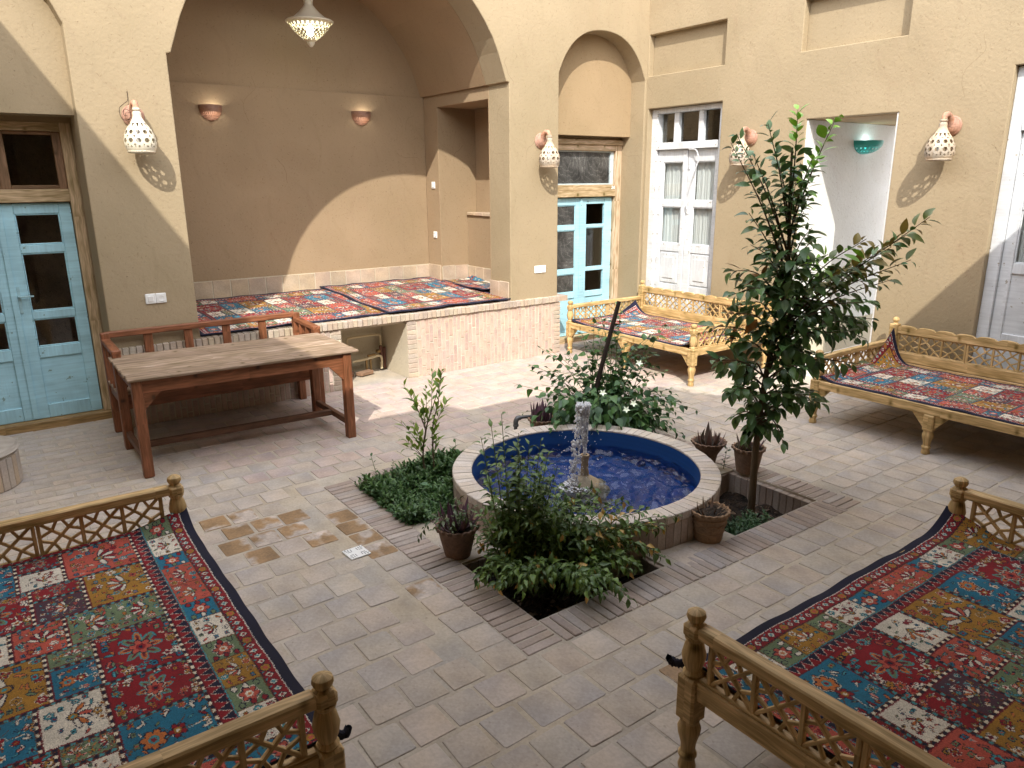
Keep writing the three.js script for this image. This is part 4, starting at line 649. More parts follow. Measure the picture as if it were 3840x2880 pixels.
  for (let y = 0; y < Hh; y++) for (let x = 0; x < W; x++) { const kx = (x / 3) | 0, ky = (y / 3) | 0, j = Math.sin(kx * 127.1 + ky * 311.7) * 43758.5453, q = (j - Math.floor(j)) - 0.5, q2 = Math.sin(kx * 269.5 + ky * 183.3) * 43758.5453, p2 = (q2 - Math.floor(q2)) - 0.5; const sx = Math.max(0, Math.min(W - 1, kx * 3 + 1 + Math.round(q * 5))), sy = Math.max(0, Math.min(Hh - 1, ky * 3 + 1 + Math.round(p2 * 5))), o = (y * W + x) * 4, so = (sy * W + sx) * 4, k = 0.94 + 0.22 * q + 0.12 * (r() - 0.5) + ((x + y) & 255 ? 0 : 0); D[o] = S0[so] * k; D[o + 1] = S0[so + 1] * k; D[o + 2] = S0[so + 2] * k; }
  for (let y = 0; y < Hh; y++) for (let x = 0; x < W; x++) { const o = (y * W + x) * 4, k = 1 + 0.2 * (fbm(nA, x / 90, y / 90, 256, 2) - 0.5); D[o] *= k; D[o + 1] *= k; D[o + 2] *= k; } c.putImageData(im, 0, 0);
  const t = new THREE.CanvasTexture(cv); t.colorSpace = THREE.SRGBColorSpace; t.wrapS = t.wrapT = THREE.ClampToEdgeWrapping; t.magFilter = THREE.LinearFilter; return t;
})();
const pile = dataTex(256, (u, v) => fbm(nB, u * 60, v * 60, 60, 2), false, 0.1);
const dimCarpetMat = new THREE.MeshStandardMaterial({ map: CARPET, color: lin(0.80, 0.78, 0.76), bumpMap: CARPET, bumpScale: 0.0015, roughness: 0.97, side: THREE.DoubleSide }), hemMat = mat(0.016, 0.018, 0.045, { bumpMap: pile, bumpScale: 0.003, roughness: 0.95 }), backMat = mat(0.42, 0.40, 0.38, { bumpMap: pile, bumpScale: 0.002 });  // carpet colour darkened to deepen the shade on the near beds
const litCarpetMat = dimCarpetMat.clone(); litCarpetMat.color = lin(1, 0.98, 0.95);  // brighter copy: sunlight put into the carpet colour
// f(u, v) gives the place of a point of the upper side; u runs along the carpet, v across
function makeCarpet(name, label, group, f, { nu = 90, nv = 60, uw = [0, 1, 0, 1], m = litCarpetMat } = {}) {
  const t = thing(name, label, 'carpet', [0, 0, 0], 0, group), P = [], th = 0.009, at = (i, j) => f(i / nu, j / nv);
  for (let i = 0; i <= nu; i++) { P.push([]); for (let j = 0; j <= nv; j++) P[i].push(at(i, j)); }
  const nrm = (i, j) => { const a = P[Math.min(nu, i + 1)][j].clone().sub(P[Math.max(0, i - 1)][j]), b = P[i][Math.min(nv, j + 1)].clone().sub(P[i][Math.max(0, j - 1)]); const n = a.cross(b).normalize(); if (n.y < 0) n.negate(); return n; };
  const top = [], uv = [], bot = [], rim = [], B = P.map((row, i) => row.map((p, j) => p.clone().addScaledVector(nrm(i, j), -th)));
  const U = (i, j) => [uw[0] + (uw[1] - uw[0]) * i / nu, uw[2] + (uw[3] - uw[2]) * j / nv];
  const q = (arr, a, b, c, d) => arr.push(...a.toArray(), ...b.toArray(), ...c.toArray(), ...a.toArray(), ...c.toArray(), ...d.toArray());
  for (let i = 0; i < nu; i++) for (let j = 0; j < nv; j++) { q(top, P[i][j], P[i + 1][j], P[i + 1][j + 1], P[i][j + 1]); uv.push(...U(i, j), ...U(i + 1, j), ...U(i + 1, j + 1), ...U(i, j), ...U(i + 1, j + 1), ...U(i, j + 1)); q(bot, B[i][j], B[i][j + 1], B[i + 1][j + 1], B[i + 1][j]); }
  for (let i = 0; i < nu; i++) { q(rim, P[i][0], B[i][0], B[i + 1][0], P[i + 1][0]); q(rim, P[i][nv], P[i + 1][nv], B[i + 1][nv], B[i][nv]); }
  for (let j = 0; j < nv; j++) { q(rim, P[0][j], P[0][j + 1], B[0][j + 1], B[0][j]); q(rim, P[nu][j], B[nu][j], B[nu][j + 1], P[nu][j + 1]); }
  const mk = (l, u) => { const g = new THREE.BufferGeometry(); g.setAttribute('position', new THREE.BufferAttribute(new Float32Array(l), 3)); if (u) g.setAttribute('uv', new THREE.BufferAttribute(new Float32Array(u), 2)); else boxUV(g); return clean(toCreasedNormals(g, 1.0)); };
  part('pile', mk(top, uv), m, t); part('backing', mk(bot), backMat, t); part('hem', mk(rim), hemMat, t);
  return t;
}

// ================================================================ carved day beds
const BED_L = 1.94, BED_D = 1.23;
function turned(y0, y1, r) { const h = y1 - y0; return [[0, 0], [0.72, 0], [0.78, 0.05], [0.62, 0.2], [0.8, 0.26], [0.8, 0.31], [0.62, 0.36], [0.66, 0.5], [0.95, 0.72], [1, 0.82], [0.8, 0.93], [0.86, 0.96], [0.86, 1], [0, 1]].map(([a, b]) => [a * r, y0 + b * h]); }
function fret(x0, x1, y0, y1, z, cells, along = 'x') {          // carved star lattice between two rails
  const g = [], w = (x1 - x0) / cells, h = y1 - y0, b = 0.0125, dp = 0.018;
  const S = (ax, ay, bx, by, t = b, dd = dp) => { const a = along === 'x' ? V(ax, ay, z) : V(z, ay, ax), c = along === 'x' ? V(bx, by, z) : V(z, by, bx); g.push(beam(a, c, dd, t, along === 'x' ? V(-(by - ay), bx - ax, 0).normalize() : V(0, bx - ax, -(by - ay)).normalize(), 0.0018)); };
  for (let i = 0; i <= cells; i++) S(x0 + i * w, y0, x0 + i * w, y1, 0.017, 0.022);
  for (let i = 0; i < cells; i++) {
    const a = x0 + i * w + 0.006, c = w - 0.012, X = (u) => a + u * c, Y = (v) => y0 + v * h;
    S(X(0), Y(0), X(1), Y(1), b, dp); S(X(0), Y(1), X(1), Y(0), b, dp - 0.002);
    for (const sx of [0, 1]) for (const sy of [0, 1]) { const m = (u, v) => [X(sx ? 1 - u : u), Y(sy ? 1 - v : v)]; S(...m(0.43, 0), ...m(0.29, 0.29), b, dp - 0.004); S(...m(0.29, 0.29), ...m(0, 0.43), b, dp - 0.005); }
  }
  return g;
}
const bedParts = (() => {                                          // origin: floor under the middle of the front edge; the back is at -z
  const L = BED_L / 2, D = BED_D, p = {};
  const post = (front) => {
    const g = [lathe(turned(0, 0.215, 0.042), 20)];
    g.push(cbox(0.078, 0.18, 0.078, 0.008).translate(0, 0.304, 0));
    if (front) {
      g.push(lathe([[0, 0.393], [0.030, 0.393], [0.036, 0.405], [0.026, 0.416], [0.038, 0.445], [0.043, 0.475], [0.034, 0.515], [0.027, 0.53], [0.036, 0.541], [0.036, 0.55], [0, 0.552]], 20), cbox(0.07, 0.054, 0.07, 0.012).translate(0, 0.572, 0));
      g.push(lathe([[0, 0.597], [0.03, 0.597], [0.02, 0.604], [0.029, 0.613], [0.034, 0.626], [0.031, 0.640], [0.017, 0.650], [0, 0.652]], 20));
    } else { g.push(cbox(0.075, 0.345, 0.075, 0.006).translate(0, 0.566, 0)); g.push(lathe([[0, 0.738], [0.024, 0.738], [0.015, 0.75], [0.027, 0.765], [0.03, 0.778], [0.025, 0.792], [0.012, 0.802], [0, 0.803]], 20)); }
    return merge(g);
  };
  p.frontPost = post(true); p.backPost = post(false);
  p.midLeg = merge([lathe(turned(0, 0.19, 0.042), 20), cbox(0.078, 0.13, 0.07, 0.008).translate(0, 0.253, 0)]);
  const bracket = (s) => boxUV(extrude(poly(s > 0 ? [[0, 0], [0.10, 0.115], [0, 0.115]] : [[0, 0], [0, 0.115], [-0.10, 0.115]]), 0.03, 0.003));
  p.bracketR = bracket(1); p.bracketL = bracket(-1);
  p.frontRail = beam(V(-L + 0.035, 0.352, 0), V(L - 0.035, 0.352, 0), 0.045, 0.07);
  p.backRail = merge([beam(V(-L + 0.035, 0.352, -D), V(L - 0.035, 0.352, -D), 0.045, 0.07), beam(V(-L + 0.035, 0.437, -D + 0.004), V(L - 0.035, 0.437, -D + 0.004), 0.028, 0.085)]);
  const crest = [[-L + 0.035, 0.655]]; crest.push([L - 0.035, 0.655]); const n = 11, w = (2 * L - 0.07) / n; for (let i = n; i > 0; i--) { const x = -L + 0.035 + i * w; for (let k = 0; k <= 6; k++) { const t = k / 6; crest.push([x - t * w, 0.714 + 0.020 * Math.sqrt(Math.max(0, 1 - (2 * t - 1) ** 2))]); } }
  p.crest = boxUV(extrude(poly(crest), 0.036, 0.003).translate(0, 0, -D - 0.014));
  p.backFret = [[-L + 0.04, -0.32], [-0.315, 0.315], [0.32, L - 0.04]].map(([a, b]) => merge([...fret(a + 0.008, b - 0.008, 0.482, 0.652, -D + 0.002, 3), beam(V(a, 0.483, -D + 0.002), V(b, 0.483, -D + 0.002), 0.024, 0.012), beam(V(a, 0.650, -D + 0.002), V(b, 0.650, -D + 0.002), 0.024, 0.012)]));
  const end = (x) => { const z0 = -D + 0.04, z1 = -0.04, m = (z0 + z1) / 2; return { fret: [[z0, m - 0.001], [m + 0.001, z1 - 0.03]].map(([a, b]) => merge(fret(a + 0.012, b - 0.006, 0.40, 0.553, x, 3, 'z'))), rail: merge([beam(V(x, 0.578, z1 + 0.01), V(x, 0.578, z0), 0.056, 0.045, V(0, 1, 0), 0.006)]), low: merge([beam(V(x, 0.352, z1 + 0.005), V(x, 0.352, z0), 0.045, 0.075, V(0, 1, 0), 0.005), beam(V(x, 0.396, z1 + 0.0), V(x, 0.396, z0), 0.03, 0.012)]) }; };
  p.endL = end(-L); p.endR = end(L);
  p.board = Array.from({ length: 9 }, (_, i) => { const x = -L + 0.03 + (i + 0.5) * (2 * L - 0.06) / 9; return beam(V(x, 0.376, -0.02), V(x, 0.376, -D + 0.03), (2 * L - 0.06) / 9 - 0.004, 0.018); });
  return p;
})();
function makeBed(label, pos, turn) {
  const t = thing('wooden_daybed', label, 'daybed', pos, turn, 'carved wooden daybeds round the court'), p = bedParts, L = BED_L / 2, put = (n, g, x, z, m = M.pine) => { const o = part(n, g, m, t); o.position.set(x, 0, z); return o; };
  put('front_post', p.frontPost, -L, 0); put('front_post', p.frontPost, L, 0); put('back_post', p.backPost, -L, -BED_D); put('back_post', p.backPost, L, -BED_D);
  put('leg', p.midLeg, 0, 0); put('leg', p.midLeg, 0, -BED_D);
  for (const [g, x] of [[p.bracketR, -L + 0.04], [p.bracketL, L - 0.04], [p.bracketL, -0.04], [p.bracketR, 0.04]]) put('bracket', g, x, -0.015).position.y = 0.205;
  put('front_rail', p.frontRail, 0, 0.004); put('back_rail', p.backRail, 0, 0); put('crest_rail', p.crest, 0, 0);
  for (const g of p.backFret) put('back_lattice', g, 0, 0);
  for (const e of [p.endL, p.endR]) { for (const g of e.fret) put('end_lattice', g, 0, 0); put('arm_rail', e.rail, 0, 0); put('end_rail', e.low, 0, 0); }
  for (const g of p.board) put('seat_board', g, 0, 0, M.pineDark);
  return t;
}
const beds = [
  ['carved wooden daybed at the lower left with its carpet, cut by the left edge', [0.65, 0, -2.855], Math.PI / 2],
  ['carved wooden daybed at the lower right, nearest the viewer, arm rail in front', [2.79, 0, -1.45], Math.PI],
  ['carved wooden daybed along the right wall in front of the half shaded white door', [5.77, 0, -2.51], -Math.PI / 2],
  ['carved wooden daybed in full sun below the curtained white door', [5.845, 0, -5.90], -Math.PI / 2],
];
const bedObj = beds.map((b) => makeBed(...b));
// a carpet in the bed's own axes: x along, z from the front (0) to the back
function bedCarpet(i, label, { over = 0.03, lift = [0, 0, 0, 0], flip = false, seed = 1, back = 0.06, uw, ends = 0.016, m: pm = litCarpetMat }) {
  const b = bedObj[i], m = new THREE.Matrix4().makeRotationY(b.rotation.y).setPosition(b.position), L = BED_L / 2 - 0.015, r = mulberry(seed), ph = [r() * 6, r() * 6, r() * 6, r() * 6];
  const f = (u, v) => {
    const uu = flip ? 1 - u : u, x = -L + uu * 2 * L, vv = v, z = over - vv * (BED_D - back + over);
    const eL = Math.max(0, 1 - uu / 0.13), eR = Math.max(0, 1 - (1 - uu) / 0.13), fr = Math.max(0, 1 - vv / 0.22), bk = Math.max(0, 1 - (1 - vv) / 0.25);
    let y = 0.398 + 0.004 * Math.sin(uu * 17 + ph[0]) * Math.sin(vv * 9 + ph[1]) + 0.003 * Math.sin(uu * 41 + ph[2] + vv * 7);
    const nearEdge = Math.max(0, 1 - vv / 0.05), wav = 0.5 + 0.5 * Math.sin(uu * 31 + ph[3]) * Math.sin(uu * 13 + ph[1]);
    y += nearEdge * nearEdge * (-0.012 + 0.010 * wav);
    y += ends * (eL * eL + eR * eR) * (0.6 + 0.4 * wav) + lift[0] * eL * eL * fr + lift[1] * eR * eR * fr + lift[2] * eL * eL * bk + lift[3] * eR * eR * bk;
    const xin = (eL * eL - eR * eR) * (0.004 + 0.012 * ends / 0.05) + (lift[2] * eL * eL * bk - lift[3] * eR * eR * bk) * 0.22;
    return V(x + xin, y, z - nearEdge * 0.008 * wav + (lift[2] * eL * eL + lift[3] * eR * eR) * bk * bk * 0.2).applyMatrix4(m);
  };
  return makeCarpet('daybed_carpet', label, 'patchwork carpets on the daybeds', f, { uw, m: pm });
}
bedCarpet(0, 'patchwork carpet with navy hem on the daybed at the lower left', { over: 0.04, lift: [0, 0.07, 0, 0], seed: 3, uw: [0.06, 0.87, 0.0, 0.94], m: dimCarpetMat });
bedCarpet(1, 'patchwork carpet with navy hem on the daybed at the lower right', { over: 0.045, lift: [0.08, 0.03, 0, 0], seed: 5, uw: [0.06, 0.94, 1.0, 0.06], m: dimCarpetMat });
for (const [i, pts] of [[1, [V(1.86, 0.40, -1.48), V(1.815, 0.405, -1.505), V(1.79, 0.415, -1.52), V(1.775, 0.437, -1.525)]], [0, [V(0.66, 0.395, -1.93), V(0.70, 0.385, -1.915), V(0.72, 0.382, -1.915), V(0.735, 0.40, -1.92)]]]) {
  const t = scene.children.filter((o) => o.userData.category === 'carpet')[i === 1 ? 1 : 0]; part('corner_tuft', (() => { const g = taper(pts, 0.017, 0.012, 16, 9), p = g.attributes.position; for (let q = 0; q < p.count; q++) { const k = 0.006 * (fbm(nB, p.getX(q) * 160 + 50, p.getZ(q) * 160 + p.getY(q) * 90 + 50, 256, 2) - 0.5) * 2; p.setXYZ(q, p.getX(q) + k, p.getY(q) + k, p.getZ(q) - k); } g.computeVertexNormals(); return g; })(), hemMat, t);
}
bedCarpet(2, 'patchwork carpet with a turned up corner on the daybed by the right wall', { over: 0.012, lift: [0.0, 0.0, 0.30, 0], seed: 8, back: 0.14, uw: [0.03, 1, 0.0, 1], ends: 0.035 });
bedCarpet(3, 'patchwork carpet in brightened sunlit colours on the daybed below the curtained door', { over: 0.012, lift: [0.02, 0.08, 0.16, 0], seed: 12, back: 0.14, uw: [0, 1, 1, 0] });
// carpets on the platform
{
  const fl = (z) => 0.716 + Math.max(0, (-7.2 - z)) * 0.045;
  const flat = (x0, x1, z0, z1, h, seed, edge) => { const r = mulberry(seed), a = r() * 6, b = r() * 6; return (u, v) => { const x = x0 + (x1 - x0) * u, z = z0 + (z1 - z0) * v, e = Math.max(0, 1 - v / 0.03); return V(x + 0.012 * Math.sin(v * 9 + a), fl(z) + h + 0.004 * Math.sin(u * 21 + a) * Math.sin(v * 15 + b) + 0.004 * Math.max(0, Math.sin(u * 33 + b)) + edge * e * (0.5 + 0.5 * Math.sin(u * 24 + a)), z + 0.014 * Math.sin(u * 11 + b) * (v < 0.5 ? 1 : 0.4)); }; };
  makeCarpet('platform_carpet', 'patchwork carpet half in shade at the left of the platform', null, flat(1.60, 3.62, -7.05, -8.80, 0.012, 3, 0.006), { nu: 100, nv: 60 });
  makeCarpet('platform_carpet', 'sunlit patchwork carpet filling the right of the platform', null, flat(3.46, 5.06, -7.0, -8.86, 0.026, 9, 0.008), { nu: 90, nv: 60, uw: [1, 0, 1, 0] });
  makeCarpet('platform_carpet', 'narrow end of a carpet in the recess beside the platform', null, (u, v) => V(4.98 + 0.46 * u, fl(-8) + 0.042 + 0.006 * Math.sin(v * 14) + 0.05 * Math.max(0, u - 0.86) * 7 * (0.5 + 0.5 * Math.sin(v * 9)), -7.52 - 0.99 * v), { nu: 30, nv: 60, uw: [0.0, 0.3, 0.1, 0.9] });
}

// ================================================================ table and bench
{
  const t = thing('wooden_table', 'long old wooden table with grey plank top and reddish legs', 'table', [0, 0, 0]);
  const x0 = 0.745, x1 = 2.445, z0 = -6.50, z1 = -5.60, n = 5, w = (z1 - z0) / n, tilt = 0.05;      // the top lies a little askew
  const Z = (x, z) => z + (x - x0) * tilt;
  for (let i = 0; i < n; i++) { const z = z0 + (i + 0.5) * w; part('top_plank', beam(V(x0, 0.738, Z(x0, z)), V(x1, 0.738 + rr(-0.002, 0.002), Z(x1, z)), w - 0.007, 0.024, V(0, 1, 0), 0.005, 0.002), M.grey[i % 3], t); }
  const lx = [0.80, 2.35], lz = [-6.40, -5.66];
  for (const x of lx) for (const z of lz) part('leg', beam(V(x, 0, Z(x, z)), V(x, 0.725, Z(x, z)), 0.07, 0.07, V(0, 0, 1), 0.005), M.redwood, t);
  for (const z of lz) part('apron', beam(V(lx[0] + 0.03, 0.675, Z(lx[0], z)), V(lx[1] - 0.03, 0.675, Z(lx[1], z)), 0.03, 0.095, V(0, 1, 0)), M.redwood, t);
  for (const x of lx) { part('apron', beam(V(x, 0.675, Z(x, lz[0])), V(x, 0.675, Z(x, lz[1])), 0.03, 0.09), M.redwood, t); part('stretcher', beam(V(x, 0.13, Z(x, lz[0])), V(x, 0.13, Z(x, lz[1])), 0.04, 0.05), M.darkwood, t); }
  part('stretcher', beam(V(lx[0], 0.13, Z(lx[0], -6.03)), V(lx[1], 0.13, Z(lx[1], -6.03)), 0.055, 0.045), M.darkwood, t);
  for (const x of lx) for (const z of lz) { const s = x < 1.5 ? 1 : -1; const g = boxUV(extrude(poly([[0, 0], [s * 0.12, 0.13], [0, 0.13]]), 0.028, 0.003)); part('brace', g, M.redwood, t).position.set(x + s * 0.033, 0.50, Z(x, z) - 0.014); }
}
{
  const t = thing('wooden_bench', 'reddish wooden bench with slatted back and arms behind the table', 'bench', [0, 0, 0]), m = M.redwood;
  const L = 0.80, R = 2.44, B = -6.93, F = -6.44;
  for (const x of [L, R]) { part('leg', beam(V(x, 0, B), V(x, 0.865, B - 0.01), 0.065, 0.065, V(0, 0, 1), 0.005), m, t); part('leg', beam(V(x, 0, F), V(x, 0.78, F), 0.065, 0.065, V(0, 0, 1), 0.005), m, t); part('arm', beam(V(x, 0.80, B), V(x, 0.79, F + 0.035), 0.07, 0.035, V(0, 1, 0), 0.006), m, t); part('side_rail', beam(V(x, 0.40, B), V(x, 0.40, F), 0.035, 0.09), m, t); for (const z of [-6.78, -6.62]) part('arm_slat', beam(V(x, 0.44, z), V(x, 0.785, z), 0.06, 0.02, V(0, 0, 1)), m, t); }
  part('back_rail', beam(V(L, 0.845, B - 0.01), V(R, 0.845, B - 0.01), 0.055, 0.05, V(0, 1, 0), 0.006), m, t); part('back_rail', beam(V(L, 0.50, B), V(R, 0.50, B), 0.04, 0.06), m, t);
  for (let i = 1; i < 5; i++) { const x = L + (R - L) * i / 5; part('back_slat', beam(V(x, 0.5, B - 0.002), V(x, 0.825, B - 0.008), 0.07, 0.022, V(0, 0, 1)), m, t); }
  part('front_rail', beam(V(L, 0.38, F), V(R, 0.38, F), 0.04, 0.12), m, t);
  for (let i = 0; i < 5; i++) part('seat_plank', beam(V(L - 0.03, 0.452, -6.86 + i * 0.1), V(R + 0.03, 0.452, -6.86 + i * 0.1), 0.094, 0.022), M.grey[i % 3], t);
}

// ================================================================ lamps
function cutMap(draw, w = 1024, h = 512) {
  const cv = document.createElement('canvas'); cv.width = w; cv.height = h; const c = cv.getContext('2d'); c.fillStyle = '#fff'; c.fillRect(0, 0, w, h); c.fillStyle = '#000'; draw(c, w, h);
  const t = new THREE.CanvasTexture(cv); t.wrapS = THREE.RepeatWrapping; t.wrapT = THREE.ClampToEdgeWrapping; t.magFilter = THREE.LinearFilter; return t;
}
function evenly(pts, n) { const c = new THREE.CatmullRomCurve3(pts.map(([r, y]) => V(r, y, 0)), false, 'centripetal'); return c.getSpacedPoints(n).map((p) => new THREE.Vector2(Math.max(0.0005, p.x), p.y)); }
const blobs = (c, x, y, r, n, e = 0.5) => { for (let i = 0; i < n; i++) { const a = i / n * 6.283; c.beginPath(); c.ellipse(x + Math.cos(a) * r * 0.45, y + Math.sin(a) * r * 0.45, r * 0.55, r * 0.5, a, 0, 7); c.fill(); } };
// y of the canvas: 0 is the last point of the profile (bottom when the profile runs downwards)
const gourdCut = cutMap((c, w, h) => {
  const n = 12, s = w / n; const yy = (t) => h * t;      // t: 0 top of the shade, 1 bottom; the canvas is flipped below
  for (let i = 0; i < n; i++) {
    const x = (i + 0.5) * s, y1 = yy(0.36), q = h * 0.09;
    c.beginPath(); c.moveTo(x - s * 0.32, y1 - q * 0.7); c.lineTo(x + s * 0.32, y1 - q * 0.7); c.lineTo(x, y1 + q * 0.75); c.fill();
    for (const yb of [0.535, 0.725]) { blobs(c, x, yy(yb), s * 0.33, 6); c.fillRect(i * s - s * 0.16, yy(yb + 0.095) - h * 0.010, s * 0.32, h * 0.020); c.fillRect(i * s - s * 0.05, yy(yb + 0.095) - h * 0.035, s * 0.1, h * 0.07); }
    c.fillRect(i * s - s * 0.2, yy(0.44) - h * 0.01, s * 0.4, h * 0.02);
    c.beginPath(); c.arc(x, yy(0.86), s * 0.13, 0, 7); c.fill(); c.beginPath(); c.arc(i * s, yy(0.855), s * 0.1, 0, 7); c.fill();
  }
});
const netCut = (n, rows, y0, y1) => cutMap((c, w, h) => { const s = w / n; for (let k = 0; k < rows; k++) for (let i = 0; i < n; i++) { const x = (i + (k % 2) * 0.5) * s, y = h * (y0 + (y1 - y0) * (k + 0.5) / rows); for (const d of [0, w]) { c.beginPath(); c.ellipse(x + d, y, s * 0.34, h * (y1 - y0) / rows * 0.72, 0, 0, 7); c.fill(); } } });
const gourdShape = [[0.022, 0], [0.031, -0.012], [0.034, -0.045], [0.050, -0.08], [0.082, -0.125], [0.108, -0.175], [0.118, -0.225], [0.117, -0.268], [0.104, -0.303], [0.094, -0.316]];
function shell(shape, n, cut, base, phi = [0, Math.PI * 2], flip = true) {
  const pts = evenly(shape, n), g = new THREE.LatheGeometry(pts, 72, phi[0], phi[1]); if (flip) { const uv = g.attributes.uv; for (let i = 0; i < uv.count; i++) uv.setY(i, 1 - uv.getY(i)); }
  const g2 = new THREE.LatheGeometry(pts.map((p) => new THREE.Vector2(Math.max(0.0003, p.x - 0.005), p.y)), 72, phi[0], phi[1]); if (flip) { const uv = g2.attributes.uv; for (let i = 0; i < uv.count; i++) uv.setY(i, 1 - uv.getY(i)); }
  const m = base.clone(); m.alphaMap = cut; m.alphaTest = 0.5; return [clean(mergeGeometries([g, g2])), m];
}
const bulbOff = mat(0.85, 0.86, 0.84, { roughness: 0.25 });
function glow(r, g, b, k) { return new THREE.MeshStandardMaterial({ color: lin(0.8, 0.8, 0.8), emissive: lin(r, g, b), emissiveIntensity: k, roughness: 0.4 }); }
function wallLamp(pos, turn, label, shadeMat, { wire = false } = {}) {
  const t = thing('wall_lamp', label, 'wall lamp', pos, turn, 'pierced ceramic lamps on the sunlit walls');
  part('wall_plate', lathe([[0, 0], [0.083, 0], [0.086, 0.008], [0.076, 0.02], [0.072, 0.02], [0.066, 0.034], [0.045, 0.05], [0.02, 0.057], [0, 0.058]], 32).rotateX(Math.PI / 2), M.pink, t);
  part('arm', taper([V(0, 0.005, 0.03), V(0, 0.055, 0.055), V(0, 0.088, 0.10), V(0, 0.082, 0.145), V(0, 0.045, 0.165)], 0.034, 0.021, 20, 14), M.pink, t);
  const [g, m] = shell(gourdShape, 60, gourdCut, shadeMat); g.translate(0, 0.028, 0.165); part('shade', g, m, t);
  part('collar', [lathe([[0, 0.036], [0.03, 0.036], [0.033, 0.046], [0.026, 0.05], [0.028, 0.06], [0, 0.062]], 24).translate(0, -0.004, 0.165), lathe([[0.101, -0.305], [0.106, -0.311], [0.097, -0.322], [0.09, -0.318]], 40).translate(0, 0.028, 0.165)], shadeMat, t);
  part('bulb', lathe([[0, -0.245], [0.022, -0.238], [0.033, -0.21], [0.03, -0.18], [0.016, -0.15], [0.015, -0.1], [0, -0.1]], 20).translate(0, 0.028, 0.165), bulbOff, t);
  if (wire) part('wire', tube([V(-0.02, 0.19, 0.004), V(-0.025, 0.12, 0.01), V(-0.06, 0.09, 0.035), V(-0.10, 0.05, 0.04), V(-0.085, -0.03, 0.035), V(-0.04, -0.03, 0.06), V(-0.03, 0.03, 0.07), V(-0.07, 0.045, 0.06), V(-0.075, 0.0, 0.06), V(-0.05, -0.005, 0.07)], 0.0022, 60, 5), M.barkDark, t);
  return t;
}
wallLamp([1.255, 2.60, -7.0], 0, 'white glazed pierced lamp with loose wire on the left pier', M.cream, { wire: true });
wallLamp([5.475, 2.505, -7.0], 0, 'pierced clay lamp on the pier between alcove and blue door', M.creamRaw);
wallLamp([X1, 2.505, -5.39], -Math.PI / 2, 'pierced clay lamp half hidden behind the orange tree', M.creamRaw);
wallLamp([X1, 2.505, -3.29], -Math.PI / 2, 'pierced clay lamp on the right wall by the white passage', M.creamRaw);
function sconce(pos, turn, label, baseMat, r, h, cut, tint) {
  const t = thing('sconce', label, 'sconce', pos, turn);
  const prof = []; for (let i = 0; i <= 8; i++) { const a = i / 8 * Math.PI / 2; prof.push([r * Math.sin(a) + 0.002, -h * Math.cos(a)]); } prof.push([r * 1.02, 0.012]);
  const [g, m] = shell(prof, 40, cut, baseMat, [-Math.PI / 2, Math.PI], false); part('bowl', g, m, t);
  part('back_plate', extrude(poly(prof.flatMap(([a, b]) => [[a, b]]).concat(prof.slice().reverse().map(([a, b]) => [-a, b]))), 0.006), baseMat, t);
  const b = part('bulb', new THREE.SphereGeometry(0.026, 20, 14).translate(0.03, -0.02, 0.062), glow(...tint, 9), t); b.castShadow = false;
  const l = new THREE.PointLight(lin(...tint), 0.03, 0, 2); l.position.set(0.03, -0.02, 0.062); l.castShadow = true; t.add(l);
}
const sconceCut = netCut(16, 4, 0.34, 0.9);
sconce([2.375, 2.875, -8.887], 0, 'lit terracotta half bowl sconce on the left of the alcove back wall', M.terraPink, 0.122, 0.148, sconceCut, [1, 0.98, 0.84]);
sconce([4.15, 2.885, -8.887], 0, 'lit terracotta half bowl sconce on the right of the alcove back wall', M.terraPink, 0.122, 0.148, sconceCut, [1, 0.98, 0.84]);
sconce([8.24, 2.455, -4.71], 0, 'lit turquoise half bowl sconce in the white passage', mat(0.02, 0.30, 0.27, { roughness: 0.35 }), 0.20, 0.13, gourdCut, [0.86, 1, 1]);
{
  const t = thing('pendant_lamp', 'cream pierced ceramic pendant lamp hanging lit from the vault', 'pendant lamp', [3.305, 3.46, -8.2]);
  const [g, m] = shell([[0.022, 0.04], [0.06, 0.065], [0.115, 0.105], [0.165, 0.15], [0.205, 0.20], [0.228, 0.245]], 60, netCut(26, 7, 0.1, 0.82), mat(0.78, 0.70, 0.50, { roughness: 0.32 }), [0, Math.PI * 2], false); part('bowl', g, m, t);
  part('cap', lathe([[0.232, 0.232], [0.248, 0.242], [0.25, 0.252], [0.235, 0.262], [0.17, 0.285], [0.11, 0.335], [0.065, 0.385], [0.045, 0.41], [0.047, 0.44], [0.052, 0.46], [0.045, 0.485], [0.03, 0.51], [0.028, 0.54], [0, 0.545]], 48), M.cream, t);
  part('finial', lathe([[0, 0], [0.014, 0.002], [0.034, 0.028], [0.042, 0.045], [0.028, 0.052], [0, 0.052]], 24), M.cream, t);
  part('cord', beam(V(0, 0.54, 0), V(0, 0.90, 0), 0.008, 0.008), M.barkDark, t);
  const b = part('bulb', lathe([[0, 0.10], [0.024, 0.112], [0.036, 0.145], [0.032, 0.185], [0.018, 0.22], [0, 0.225]], 20), glow(0.92, 1, 0.95, 14), t); b.castShadow = false;
  const l = new THREE.PointLight(lin(0.95, 1, 0.95), 0.09, 0, 2); l.position.set(0, 0.155, 0); l.castShadow = true; t.add(l);
}

